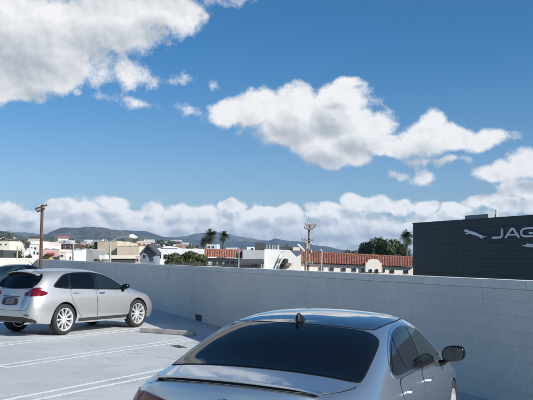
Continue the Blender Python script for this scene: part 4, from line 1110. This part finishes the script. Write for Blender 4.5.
# leaping cat, head to the left, hind legs and tail trailing right
cat = [(466,230.2),(468.2,229.4),(470,230.0),(472.4,231.0),(475.5,231.6),(478.5,232.8),(481.5,234.4),(484.2,235.2),(486.2,236.4),(488.4,236.0),(488.0,236.9),(486.0,237.4),(483.8,236.6),(485.4,238.4),(483.6,238.5),(481.4,236.8),(479.4,236.0),(477.0,235.2),(474.6,234.6),(472.6,233.6),(470.6,234.0),(468.6,234.4),(467.4,233.8),(469.6,232.9),(470.2,232.2),(468.0,231.8),(466.4,231.2)]
cp = [dface(*q) for q in cat]
lc = MB().prism(cp, (0, 0, 0), (1, 0, 0), (0, 0, 1), (0, 1, 0), -.26, -.08).build('leaping_cat_emblem', SIGNM, None, fix=True)
bevel(lc, .02, 2); lc.location = (DA.x, DA.y, BASE); lc.rotation_euler.z = ang; tag(lc, 'silver leaping cat emblem on the dark wall left of the letters', 'emblem')
bd = [(523.6,245.3),(527,244.9),(529.2,244.3),(529.8,242.9),(531,244.0),(534,243.8),(540,244.0),(548,245.3),(540,247.0),(533,247.4),(529,246.8),(526,246.1)]
wb = MB().prism([dface(*q) for q in bd], (0, 0, 0), (1, 0, 0), (0, 0, 1), (0, 1, 0), -.24, -.08).build('winged_badge', mat('sign_white', (.8, .8, .8), .4), None, fix=True)
bevel(wb, .02, 2); wb.location = (DA.x, DA.y, BASE); wb.rotation_euler.z = ang; tag(wb, 'small pointed white badge low on the dark wall at the right edge', 'emblem')

# --- long cream building with a red tile roof
def tile_mat(name, c1, c2, period=1.0):
    m = bpy.data.materials.new(name); m.use_nodes = True; T = NT(m.node_tree); b = T.n['Principled BSDF']
    o = T.new('ShaderNodeTexCoord').outputs['Object']
    c = T.mix(T.ss(T.noise(o, 2.4, 5, .75), .42, .58), c1, c2); c = T.mix(T.ss(T.noise(o, 5, 3, .7), .52, .62, 0, .85), c, (.11, .045, .035)); c = T.mix(T.ss(T.noise(T.vm('ADD', o, (50, 0, 0)), 4, 3, .7), .58, .66, 0, .6), c, (.50, .33, .22))
    T.l.new(c, b.inputs['Base Color']); b.inputs['Roughness'].default_value = .85; return m
TILE = tile_mat('clay_tile', (.17, .062, .042), (.27, .105, .068)); TILE2 = tile_mat('orange_clay_tile', (.26, .105, .062), (.40, .175, .10))
def tile_roof(parent, mtl, px0, px1, yr0, yr1, ye0, ye1, Y, run, name='roof'):
    """barrel tiled slope: eave line nearer, ridge line farther; rows of half-round tiles running down the slope"""
    E0, E1 = at(px0, ye0, Y), at(px1, ye1, Y); R0, R1 = at(px0, yr0, Y+run), at(px1, yr1, Y+run)
    L = (E1-E0).length; n = int(L/.27); mb = MB(); org = parent.location
    nn = (E1-E0).cross(R0-E0).normalized(); nn = nn if nn.z > 0 else -nn
    K = n*6; rowsn = 9
    for j in range(rowsn+1):
        s_ = j/rowsn
        for q in (0, 1):
            if q == 1 and j == rowsn: continue
            ss_ = s_ if q == 0 else s_ + .92/rowsn
            lift = .05 if q == 0 else .0
            for i in range(K+1):
                u_ = i/K; p = E0.lerp(E1, u_).lerp(R0.lerp(R1, u_), ss_)
                ph = (i % 6)/6; hgt = .085*abs(math.sin(math.pi*ph)) ; mb.v.append(p + nn*(hgt + lift) - org)
    tot = rowsn*2+1
    for r_ in range(tot-1):
        for i in range(K): a = r_*(K+1)+i; mb.f.append((a, a+1, a+K+2, a+K+1))
    o = mb.build(name, mtl, parent, smooth=True, ang=40)
    # ridge cap and the wall closing the back
    return o, (E0, E1, R0, R1)
Y = 84; c_ = at(355, 262, Y); t = empty('tile_roof_building', (c_.x, c_.y, BASE)); tag(t, 'long cream building with red tile roof and curved gable parapet', 'building')
lt = lambda px: 263.2 + (px-301)*.037
block('wall', stucco('warm_white_stucco', (.80, .76, .66)), t, 301, 414, lt(301), Y, 9, ytop1=lt(414))
rf, (E0, E1, R0, R1) = tile_roof(t, TILE, 300.5, 414.5, 252.2, 258.2, lt(300.5)+.1, lt(414.5)+.1, Y-.35, 3.6)
back = MB(); o_ = t.location
back.add([q-o_ for q in (R0, R1, R1+Vector((0, 6, -1.2)), R0+Vector((0, 6, -1.2)))], [(0, 1, 2, 3)])
back.add([q-o_ for q in (E0, R0, R0+Vector((0, 6, -1.2)), Vector((E0.x, E0.y+9.5, E0.z-.6)))], [(0, 1, 2, 3)])
back.build('roof_back', TILE, t); 
MB().tube([R0-o_+Vector((0, 0, .05)), R1-o_+Vector((0, 0, .05))], .14, 8).build('ridge_cap', TILE, t, smooth=True)
# curved parapet gable in front of the roof
gp = [(365.6,272),(365.6,262.6),(367.6,262.3),(368.2,260.2),(370.5,259.3),(373.5,258.9),(376.8,259.3),(379.2,260.4),(379.9,262.6),(381.8,262.9),(381.8,272)]
P = [at(x_, y_, Y-.45) for x_, y_ in gp]
MB().prism([(q.x-o_.x, q.z-o_.z) for q in P], (0, P[0].y-o_.y, 0), (1, 0, 0), (0, 0, 1), (0, 1, 0), 0, .5).build('gable_parapet', MATS['warm_white_stucco'], t, fix=True)
for px in (321.5, 331.8, 343.8, 354.2, 392.2, 406.2):
    window(t, px-2.5, px+2.5, 266.1+(px-320)*.036, 270.6+(px-320)*.036, Y)
for px, w_ in ((362.7, 1.3), (383.9, 1.3)): window(t, px-w_, px+w_, 267.7, 272.2, Y-.02)
for px in (370.6, 376.8):
    q = at(px, 270.3, Y-.45); r_ = 1.9*Y/F
    w = MB().prism([(q.x-o_.x+a, q.z-o_.z+b_) for a, b_ in [(-r_, -r_*1.5), (r_, -r_*1.5)] + arc(0, 0, r_, r_, 0, 180, 10)], (0, q.y-o_.y, 0), (1, 0, 0), (0, 0, 1), (0, 1, 0), -.05, .02).build('arched_window', FRM, t, fix=True)
    MB().prism([(q.x-o_.x+a, q.z-o_.z+b_) for a, b_ in [(-r_*.75, -r_*1.4), (r_*.75, -r_*1.4)] + arc(0, 0, r_*.75, r_*.75, 0, 180, 10)], (0, q.y-o_.y, 0), (1, 0, 0), (0, 0, 1), (0, 1, 0), -.08, -.04).build('pane', PANE, w, fix=True)
# --- white box building with roof structures left of it
t = building('commercial_building', 'plain white flat roofed building behind the leaning white poles', 'building', 264.6, 301, 249.0, 82, 14, WHITE, ytop1=250.6)
for (a, b_, y0, y1, mm) in ((265, 279, 245.0, 249.0, GREYW), (282, 291.5, 246.6, 249.6, CHAR)):
    block('roof_structure', mm, t, a, b_, y0, 86, 5, ybot=y1+.6)
for q in range(5): block('roof_mullion', CHAR, t, 266+q*2.7, 266.5+q*2.7, 244.6, 85.9, .2, ybot=249)
for (a, b_) in ((285.7, 286.9), (287.6, 288.2)): block('roof_vent', CHAR, t, a, b_, 244.0, 84, .6, ybot=249.5)
v_ = [at(297.2, 244.4, 81.5), at(299, 243.6, 81.5), at(306, 250.8, 81.5), at(304.4, 251.6, 81.5)]; o_ = t.location
sh = MB().add([q-o_ for q in v_] + [q-o_+Vector((0, 1.6, 0)) for q in v_], [(0, 1, 2, 3), (7, 6, 5, 4), (0, 4, 5, 1), (1, 5, 6, 2), (2, 6, 7, 3), (3, 7, 4, 0)]).build('sloped_duct', WHITE, t, fix=True)
block('roof_shed', TAN2, t, 293, 300, 247.2, 84.5, 3, ybot=250.6)
window(t, 279.5, 289, 258, 266.5, 82); block('entrance_canopy', stucco('canopy_brown', (.30, .22, .16)), t, 284.5, 291.5, 263, 80.8, 1.1, ybot=266)
# --- grey building with dark awning, and the black box on its roof
t = building('commercial_building', 'grey rendered shop building with a dark awning and black roof box', 'building', 242.6, 264.5, 249.6, 80, 14, GREYW, ytop1=250.2)
v_ = [at(241, 259.0, 79.9), at(263.6, 258.8, 79.9), at(264.0, 263.0, 78.4), at(238.6, 263.4, 78.4)]; o_ = t.location
MB().add([q-o_ for q in v_] + [q-o_-Vector((0, 0, .12)) for q in v_], [(0, 1, 2, 3), (7, 6, 5, 4), (0, 4, 5, 1), (1, 5, 6, 2), (2, 6, 7, 3), (3, 7, 4, 0)]).build('awning', CHAR, t, fix=True)
block('dark_shopfront', CHAR, t, 242.8, 263.2, 263.2, 80, .2, ybot=267, off=.05)
block('roof_box', CHAR, t, 255.2, 264.9, 242.8, 83, 4, ybot=249.8)
for q in range(3): window(t, 244+q*6.4, 249+q*6.4, 263.6, 267.2, 79.9)
block('white_roof_unit', WHITE, t, 246.8, 254.2, 246.8, 88, 3, ybot=249.6)
# --- orange tile shop row
Y = 88; c_ = at(224, 262, Y); t = empty('tile_roof_building', (c_.x, c_.y, BASE)); tag(t, 'low shop row with orange tile roof and dark shopfronts between hedge and awning building', 'building')
block('wall', stucco('shop_stucco', (.50, .45, .38)), t, 205, 243, 257.6, Y, 12, ytop1=258.8)
rf, (E0, E1, R0, R1) = tile_roof(t, TILE2, 204.5, 243.4, 250.2, 250.9, 257.6, 258.9, Y-.5, 3.6); o_ = t.location
MB().add([q-o_ for q in (R0, R1, R1+Vector((0, 8, -.6)), R0+Vector((0, 8, -.6)))], [(0, 1, 2, 3)]).build('roof_back', ROOFG, t)
MB().tube([R0-o_+Vector((0, 0, .05)), R1-o_+Vector((0, 0, .05))], .13, 8).build('ridge_cap', TILE2, t, smooth=True)
for q in range(6): window(t, 206.5+q*6, 211.3+q*6, 259.8+q*.1, 266.5, Y)
block('white_door_frame', WHITE, t, 206.2, 210.8, 261.6, Y-.2, .12, ybot=267.2)
# --- small blue and white upper storeys behind
building('distant_building', 'small pale blue rooftop room below the taller palm', 'building', 206.5, 217, 244.3, 130, 8, stucco('pale_blue', (.48, .56, .64)), [(208, 210.6, 245.6, 248), (212, 214.6, 245.6, 248)])
building('distant_building', 'low white roof block right of the shorter palm', 'building', 226, 235.5, 248.0, 130, 8, WHITE)
# --- long white building left of the hedge trees
t = building('commercial_building', 'long bright white building rising over the green hedge trees', 'building', 155.5, 206, 247.9, 96, 18, stucco('bright_white', (.84, .84, .83)), [(158.6, 161.6, 253.6, 258.8), (163.8, 167.0, 254.0, 259.0)], ytop1=249.2)
v_ = [at(161, 248.0, 95.9), at(167.5, 245.9, 95.9), at(178, 248.3, 95.9)]; o_ = t.location
MB().add([q-o_ for q in v_] + [q-o_+Vector((0, 17, 0)) for q in v_], [(0, 1, 2), (5, 4, 3), (0, 3, 4, 1), (1, 4, 5, 2), (2, 5, 3, 0)]).build('low_gable', MATS['bright_white'], t, fix=True)
block('roof_unit', stucco('rust_unit', (.22, .13, .10)), t, 176, 182.6, 244.6, 104, 3, ybot=248.4)
# --- blue-grey gabled house
Y = 92; c_ = at(147, 258, Y); t = empty('gabled_house', (c_.x, c_.y, BASE)); tag(t, 'blue grey gabled house with dark roof edge beside the white building', 'house')
o_ = t.location; gp = [(140.8, 300), (140.8, 254.0), (147.8, 246.6), (155.3, 253.4), (155.3, 300)]
P = [at(x_, y_, Y) for x_, y_ in gp]
MB().prism([(q.x-o_.x, max(q.z, BASE)-o_.z) for q in P], (0, 0, 0), (1, 0, 0), (0, 0, 1), (0, 1, 0), 0, 10).build('wall', GREYB, t, fix=True)
for (a, b_) in (((139.6, 255.6), (148.0, 245.9)), ((147.6, 245.9), (156.2, 254.6))):
    A_, B_ = at(*a, Y-.5), at(*b_, Y-.5); u3 = Vector((0, 0, .28)); dd = Vector((0, 11, 0))
    v_ = [A_-o_, B_-o_, B_-o_+u3, A_-o_+u3]; v_ += [q+dd for q in v_]
    MB().add(v_, [(0, 1, 2, 3), (7, 6, 5, 4), (0, 4, 5, 1), (1, 5, 6, 2), (2, 6, 7, 3), (3, 7, 4, 0)]).build('roof', CHAR, t, fix=True)
window(t, 150.4, 154.2, 257, 261.4, Y); window(t, 144, 147, 254, 258, Y)
# --- tan blocks
t = building('commercial_building', 'tall tan windowless block standing left of the street lamp', 'building', 97.6, 117.2, 241.2, 150, 24, TAN)
block('dark_side_bay', BROWN, t, 93.6, 97.5, 241.8, 150.2, 18, off=-.2)
t = building('commercial_building', 'lower pale tan block with a cream band and dark base', 'building', 117.3, 139, 246.4, 148, 22, TAN2)
block('cream_band', CREAM, t, 99, 138.4, 255.2, 120, .8, ybot=258.6); block('dark_base', CHAR, t, 110, 135.5, 258.7, 120.2, .6, ybot=262)
block('front_wing', stucco('front_wing_cream', (.60, .54, .42)), t, 98.8, 138.6, 255.4, 120.9, 14)
building('shed', 'small white box beside the base of the tan block', 'building', 99.8, 105.4, 254.8, 112, 4, WHITE)
building('house', 'small pinkish white house right of the tan blocks', 'house', 135.8, 144.6, 256.6, 112, 7, PINK, [(137.2, 138.8, 258.4, 261), (141, 142.8, 258.4, 261)])
building('house', 'tiny white gable behind the pinkish house', 'house', 138, 143.8, 249.8, 150, 6, WHITE)
# --- left cluster
building('commercial_building', 'small dark grey building below the yellow green tree', 'building', 83, 92.8, 249.6, 120, 9, stucco('mid_grey', (.25, .26, .28)))
t = building('commercial_building', 'low white building with black openings left of the dark grey one', 'building', 73.6, 83, 250.0, 118, 9, WHITE, [(74.6, 77.4, 254, 260), (78.6, 82, 255, 260)])
building('commercial_building', 'maroon brown box building near the second lamp pole', 'building', 61.2, 73.2, 243.6, 170, 12, BROWN, [(63, 65.5, 246, 248.5), (68, 70.5, 246, 248.5)])
building('house', 'pale house with tan garage below the maroon building', 'house', 59.8, 66, 252.6, 110, 8, CREAM, [(61, 63.6, 254.6, 256.4)])
building('house', 'bright white narrow house beside the second lamp pole', 'house', 66.2, 72.4, 252.2, 112, 8, WHITE, [(69.6, 71.6, 256, 260)])
t = building('commercial_building', 'pinkish white shop with a red front right of the near utility pole', 'building', 42.4, 59.4, 249.4, 112, 10, PINK, [(45, 49, 254, 256), (53, 57, 256.4, 258)])
block('red_awning', stucco('red_awning', (.48, .10, .08)), t, 46, 53.6, 252.6, 111, .9, ybot=254.4); block('gold_panel', stucco('gold_panel', (.60, .45, .16)), t, 43.6, 50.8, 256.4, 111.6, .3, ybot=259.4)
t = building('apartment_building', 'white stepped apartment building left of the near utility pole', 'building', 29.6, 40, 244.6, 140, 14, WHITE, [(31, 33, 247, 249.6), (34.6, 36.6, 247, 249.6), (33.6, 35.4, 251, 254.6), (37, 39, 252, 254.6)])
block('upper_floor', WHITE, t, 30.6, 36.6, 241.2, 143, 8, ybot=245); block('lower_wing', WHITE, t, 27.4, 31, 248.4, 139, 6)
t = building('apartment_building', 'pink toned apartment block behind the near utility pole', 'building', 36.8, 46.6, 241.8, 190, 14, PINK, [(38, 39.6, 243.6, 245.6), (42.6, 44.4, 243.6, 245.6)])
building('apartment_building', 'low white building with a dark terrace at the far left', 'building', 3.6, 11.4, 250.4, 110, 8, WHITE, [(4.4, 7.2, 252.6, 254.4)])
building('house', 'cream house high on the slope at the far left', 'house', -3, 9.8, 241.2, 260, 12, CREAM, [(0, 2, 243.4, 245.4), (5, 7, 243.4, 245.4)])
building('shed', 'dark open shed at the left edge of the photo', 'building', -6, 3.4, 250.0, 105, 7, CHAR)
# far low-rise carpet of separate small buildings between the rows and the hills
r_ = random.Random(21); fars = []
def zone2(px): return 'at the left edge' if px < 3 else ('left of the lamp post' if px < 17 else 'left of the wooden pole')
def zone(px):
    for lim, s_ in ((3, 'at the left edge of the photo'), (17, 'left of the pale lamp post'), (30, 'between the pale lamp post and the stepped apartments'), (41, 'left of the wooden utility pole'), (60, 'between the utility pole and the maroon box'), (74, 'behind the maroon box building'),
                    (94, 'behind the yellow green tree'), (117, 'behind the tall tan block'), (140, 'behind the lower tan block'), (157, 'behind the gabled house'), (300, 'behind the long white building')):
        if px < lim: return s_
tones = [('white', WHITE), ('cream', CREAM), ('tan', TAN2), ('pink', PINK), ('grey', GREYW)]
for k in range(150):
    px = r_.uniform(-25, 205); Yk = r_.uniform(330 if px < 130 else 800, 1250); gz = ground_z(Yk, px) - 1
    w_ = r_.uniform(8, 18); h_ = r_.uniform(4.5, 9) + (r_.random() < .12)*5
    tn = tones[r_.randrange(5)]; a = at(px, 258, Yk)
    t = empty('distant_building', (a.x, a.y, gz), r_.uniform(-.5, .5)); flat = r_.random() >= .45; tag(t, f'far {tn[0]} low-rise with {"flat" if flat else "pitched"} roof {zone(px)}', 'building', 'far low-rise buildings below the hills')
    MB().box(-w_/2, w_/2, -w_*.35, w_*.35, 0, h_).build('wall', tn[1], t)
    if not flat:
        MB().prism([(-w_*.40, h_), (w_*.40, h_), (0, h_+w_*.22)], (0, 0, 0), (0, 1, 0), (0, 0, 1), (1, 0, 0), -w_*.53, w_*.53).build('roof', [REDR, GREYW, BROWN][r_.randrange(3)], t, fix=True)
    else: MB().box(-w_/2-.2, w_/2+.2, -w_*.35-.2, w_*.35+.2, h_+.002, h_+.5).build('parapet', ROOFG, t)
for k in range(75):                                                   # houses on the left hillside
    px = r_.uniform(-15, 38); Yk = r_.uniform(1010, 1300); tt = (Yk-800)/700
    a = at(px, 250, Yk); hz = None
    fars.append((px, Yk, r_.uniform(5, 9.5), r_.uniform(3, 5)))
hh = [o for o in bpy.data.objects if o.name == 'hills'][0]
bm = bmesh.new(); bm.from_mesh(hh.data); hb = BVHTree.FromBMesh(bm); bm.free()
for px, Yk, w_, h_ in fars:
    a = at(px, 250, Yk); q = hb.ray_cast(Vector((a.x, a.y, 800)), Vector((0, 0, -1)))
    if q[0] is None: continue
    w1, w2 = r_.randrange(4), r_.randrange(3); sc1 = 'high' if q[0].z > 50 else ('midway' if q[0].z > 32 else 'low'); t = empty('hillside_house', (a.x, a.y, q[0].z-2.5), r_.uniform(-.6, .6)); tag(t, f'tiny {["white", "cream", "tan", "grey"][w1]} {["pale", "red", "grey"][w2]}-roofed house {sc1} on the left hillside, {zone2(px)}', 'house', 'houses on the left hillside')
    MB().box(-w_/2, w_/2, -w_*.35, w_*.35, 0, h_+2).build('wall', [WHITE, CREAM, TAN2, GREYW][w1], t)
    MB().box(-w_/2-.3, w_/2+.3, -w_*.35-.3, w_*.35+.3, h_+2.002, h_+2.5).build('roof', [ROOFG, REDR, GREYW][w2], t)
tree_group = 'far trees among the low-rise buildings'
for k in range(130):
    Yk = r_.uniform(300, 1200); px = r_.uniform(-25, 205); a = at(px, 258, Yk); ht = r_.uniform(8, 15)
    q4 = r_.randrange(4); tree((a.x, a.y, ground_z(Yk, px)-.5), ht, ht*r_.uniform(.42, .7), [LEAF_G, LEAF_D, LEAF_D, LEAF_Y][q4], f'far {["mid green", "dark", "dark", "olive"][q4]} tree {zone(px)}', group=tree_group, n=260, seed=k, clumps=6, leaf=ht*.055)
# nearer trees
tree_px(15.5, 246.6, 11, 96, LEAF_G, 'dark green tree left of the thin lamp post at the far left', seed=101, n=1600)
tree_px(25.5, 246.6, 12, 97, LEAF_G, 'bushy dark green tree right of the thin lamp post at the far left', seed=102, n=1600)
tree_px(79, 242.2, 13, 150, LEAF_Y, 'yellow green tree behind the low white building', seed=103, n=1400)
tree_px(89, 240.6, 13, 150, LEAF_G, 'mid green tree just left of the dark brown bay', seed=104, n=1400)
tree_px(101.5, 257.4, 10, 100, LEAF_O, 'low green bush in front of the tan block', name='shrub', seed=105, n=900, trunk=.75)
tree_px(107, 258.2, 7, 99, LEAF_O, 'small green bush at the foot of the curved street lamp', name='shrub', seed=106, n=700, trunk=.75)
for k, (px, yt, w_) in enumerate([(172.5, 253.4, 13), (181, 250.6, 15), (190.5, 250.0, 15), (199.6, 252.0, 14)]):
    tree_px(px, yt, w_, 86, LEAF_O, ['short green hedge tree at the left end in front of the white building', 'second tall green hedge tree from the left before the white building', 'tallest green hedge tree near the middle of the hedge row', 'green hedge tree nearest the orange tile roof'][k],
            name='hedge_tree', group='hedge trees before the white building', seed=110+k, n=5200, trunk=.35, clumps=22)
for k in range(40):                                                   # trees between the hillside houses
    px = r_.uniform(-15, 40); Yk = r_.uniform(1000, 1330); a = at(px, 250, Yk); q = hb.ray_cast(Vector((a.x, a.y, 800)), Vector((0, 0, -1)))
    if q[0] is not None: tree((a.x, a.y, q[0].z-.5), r_.uniform(6, 10), r_.uniform(4, 6.5), LEAF_D, f'tiny dark tree among hillside houses, {"high" if q[0].z > 50 else ("midway" if q[0].z > 32 else "low")} on the slope, {zone2(px)}', group='trees on the left hillside', n=90, seed=500+k, clumps=4, leaf=.9)
tree_px(283, 257.6, 10, 80, LEAF_D, 'dark shrub growing against the white box building', name='shrub', seed=120, n=900, trunk=.5)
tree_px(352, 243.6, 15, 300, LEAF_G, 'small green tree alone behind the red tile roof', seed=121, n=1500)
for k, (px, yt, w_, mm) in enumerate([(367, 240.2, 16, LEAF_D), (378, 235.6, 17, LEAF_G), (388.5, 237.2, 19, LEAF_G), (399, 239.8, 17, LEAF_D)]):
    tree_px(px, yt, w_, 210, mm, ['leftmost tree of the clump behind the tile roof, lower and dark', 'thin topped tall tree in the clump behind the tile roof', 'broad green tree in the middle of the clump behind the tile roof', 'dark dense tree in the clump beside the right hand palm'][k],
            group='trees behind the red tile roof', seed=130+k, n=5200, clumps=26, crown_h=7.5)
palm(211.8, 229.8, 17, 170, 'taller palm tree of the pair above the orange tile roof', 'palms above the rooftops', 1)
palm(222.2, 231.0, 13.5, 178, 'shorter palm tree of the pair above the orange tile roof', 'palms above the rooftops', 2)
palm(406.2, 230.8, 18, 165, 'palm tree with drooping dark fronds beside the dark showroom', 'palms above the rooftops', 5, n=60)
palm(204.6, 237.8, 11, 230, 'small dark palm tree left of the palm pair', 'palms above the rooftops', 7)

# ------------------------------------------------------------------ poles and lamps
WOOD = mat('weathered_pole_wood', (.11, .065, .045), .9, var=.25, vscale=2); WOOD2 = mat('grey_pole_wood', (.26, .20, .155), .9, var=.25, vscale=2)
METP = mat('galvanised', (.42, .44, .45), .5, metal=.4, var=.1); INSU = mat('insulator', (.35, .36, .38), .3)
def pole(px0, ybase, px1, ytop, Y, rad, m, label, arms, cans=(), group=None, name='utility_pole'):
    """arms: (height fraction drop in px from top, half-width left px, half-width right px, tilt)"""
    top = at(px1, ytop, Y); bot = at(px0, ybase, Y); k = (top - bot)/(top.z-bot.z); base = bot + k*(BASE-bot.z)
    t = empty(name, base); tag(t, label, 'utility pole', group); o_ = base; pxm = Y/F
    MB().tube([base-o_, top-o_], [rad*1.25, rad*.8], 10).build('pole', m, t, smooth=True)
    for (dy, l, r_, dl, dr_) in arms:
        c_ = at(px1, ytop+dy, Y) - o_; a = c_ + Vector((-l*pxm, -rad-.06, -dl*pxm)); b_ = c_ + Vector((r_*pxm, -rad-.06, -dr_*pxm))
        d = (b_-a).normalized(); nrm = Vector((0, 1, 0)); up = d.cross(nrm)
        M_ = Matrix((( d.x, 0, up.x, a.x), (d.y, 1, up.y, a.y), (d.z, 0, up.z, a.z), (0, 0, 0, 1)))
        L = (b_-a).length
        arm = MB().box(0, L, -.05, .05, -.06, .06, M_).build('crossarm', m, t)
        for q in (.04, .25, .75, .96):
            p = a + d*L*q; MB().tube([p+Vector((0, 0, .05)), p+Vector((0, 0, .12)), p+Vector((0, 0, .26))], [.03, .07, .05], 8).build('insulator', INSU, arm)
    for (dx, dy, w_, h_) in cans:
        c_ = at(px1+dx, ytop+dy, Y) - o_
        MB().tube([c_ - Vector((0, .1, h_*pxm/2)), c_ + Vector((0, -.1, h_*pxm/2))], w_*pxm/2, 14).build('transformer_can', METP, t, smooth=True, ang=50)
    return t
pole(40.8, 259, 42.3, 205.2, 62, .145, WOOD, 'tall brown wooden utility pole with crossarms at the left',
     [(1.4, 6.2, 5.4, 2.8, -1.4), (4.6, 4.6, 3.4, 2.3, -1.2)], [(-5.4, 3.6, 1.7, 3.2)])
pole(308.2, 270, 309.4, 224.2, 74, .135, WOOD2, 'utility pole with stacked crossarms and hardware before the tile roofed building',
     [(1.0, 4.2, 7, 0, .4), (3.6, 5.4, 5.6, .6, -.4), (5.2, 3, 3.4, .2, -.2), (16.0, 7, 3.4, .2, .2), (40, 4.6, 3, .0, .2)], [(-2.4, 21.8, 2.6, 5), (1.4, 27, 2.0, 3)])
def thin(px0, y0, px1, y1, Y, rad, name, label, cat, m=METP, group=None, extra=None):
    a, b_ = at(px0, y0, Y), at(px1, y1, Y); t = empty(name, (a.x, a.y, BASE)); tag(t, label, cat, group)
    o_ = t.location; MB().tube([Vector((0, 0, 0)), Vector((a-o_)), Vector((b_-o_))], [rad*1.4, rad*1.1, rad*.8], 8).build('post', m, t, smooth=True)
    return t, o_
# second pole beside it, on two sight lines
thin(305.4, 270, 305.9, 242, 73, .09, 'riser_pole', 'slim grey riser pole just left of the stacked crossarm pole', 'pole', WOOD2)
# curved street lamp
t, o_ = thin(109.9, 263, 110.6, 241.6, 60, .09, 'street_lamp', 'street lamp with a long curved arm reaching right over the tan block', 'street lamp')
A_ = [at(x_, y_, 60)-o_ for x_, y_ in ((110.6, 241.8), (113, 240.3), (118, 238.2), (124, 236.7), (129, 236.3))]
MB().tube(A_, [.07, .06, .05, .045, .04], 8).build('arm', METP, t, smooth=True)
P = [at(x_, y_, 60)-o_ for x_, y_ in ((128.4, 236.3), (129.6, 236.5), (133, 236.8), (137.4, 237.5))]
MB().tube(P, [.05, .16, .20, .05], 12).build('lamp_head', mat('lamp_white', (.82, .83, .84), .4), t, smooth=True)
t, o_ = thin(238.6, 268, 239, 248.4, 62, .05, 'street_lamp', 'thin street lamp with a short arm before the orange tile roof', 'street lamp')
MB().tube([at(239, 248.6, 62)-o_, at(236.6, 247.6, 62)-o_, at(234.6, 248.4, 62)-o_], [.04, .04, .07], 8).build('lamp_head', METP, t, smooth=True)
thin(73, 260.5, 73.4, 244.0, 80, .09, 'lamp_post', 'plain grey lamp post beside the maroon building', 'lamp post')
thin(17, 259, 17.5, 246.0, 78, .10, 'lamp_post', 'thin pale lamp post between the two dark trees at far left', 'lamp post', mat('pale_wood', (.42, .36, .28), .8))
t, o_ = thin(321.2, 271.6, 321.8, 250.6, 66, .08, 'street_lamp', 'short street lamp standing before the tile roofed building', 'street lamp')
MB().tube([at(321.8, 250.6, 66)-o_, at(320.8, 249.9, 66)-o_, at(319.6, 250.4, 66)-o_], [.06, .11, .10], 10).build('lamp_head', METP, t, smooth=True)
# leaning white frame poles in front of the white building
for k, (a, b_, lab) in enumerate([((273.6, 268.5), (281.4, 252), 'longer white leaning pole before the white box building'), ((276.6, 268.5), (284.2, 256), 'shorter white leaning pole just right of the longer one'), ((279.8, 253.6), (285.2, 250.6), 'short white strut tilted above the dark shrub')]):
    A_, B_ = at(*a, 76), at(*b_, 76); mb = MB().tube([A_, B_], .085, 8); c_ = A_.copy(); o = mb.build('leaning_pole', WHITE, None, smooth=True); o.data.transform(Matrix.Translation(-c_)); o.location = c_
    tag(o, lab, 'pole', 'leaning white poles')
# dark railing along the foot of the hedge
t = empty('railing', at(174, 266, 70)); tag(t, 'dark metal railing running along the foot of the hedge trees', 'railing'); o_ = t.location
for dy in (0, 1.5): 
    A_, B_ = at(172, 263.0+dy, 70), at(250, 264.8+dy, 70); MB().tube([A_-o_, B_-o_], .045, 6).build('rail', CHAR, t)
for k in range(14):
    A_ = at(172+k*6, 262.6+k*.14, 70); MB().tube([A_-o_, Vector((A_.x-o_.x, A_.y-o_.y, -3))], .04, 6).build('post', CHAR, t)
# overhead wires between the two utility poles and onward
WIRE = mat('wire', (.03, .03, .03), .6)
def wire(p, q, sag, label):
    P = [p.lerp(q, i/24) - Vector((0, 0, sag*4*(i/24)*(1-i/24))) for i in range(25)]
    o = MB().tube([x_-p for x_ in P], .016, 5, cap=False).build('overhead_wire', WIRE); o.location = p; tag(o, label, 'wire'); return o

# ------------------------------------------------------------------ haze
hz = MB().box(-11000, 11000, -1500, 10800, -60, 1500).build('haze', None); tag(hz, kind='stuff')
# top just above the highest thing inside
top = max((o.matrix_world @ Vector(c_)).z for o in bpy.data.objects if o.type == 'MESH' and o.name != 'haze' for c_ in o.bound_box)
for v_ in hz.data.vertices: v_.co.z = top + 20 if v_.co.z > 0 else BASE - 1
m = bpy.data.materials.new('haze_air'); m.use_nodes = True; n = m.node_tree.nodes; n.clear()
pv = n.new('ShaderNodeVolumePrincipled'); pv.inputs['Color'].default_value = (.46, .70, 1, 1); pv.inputs['Density'].default_value = 8.5e-5; pv.inputs['Anisotropy'].default_value = .2
ou = n.new('ShaderNodeOutputMaterial'); m.node_tree.links.new(pv.outputs[0], ou.inputs['Volume']); hz.data.materials.append(m)
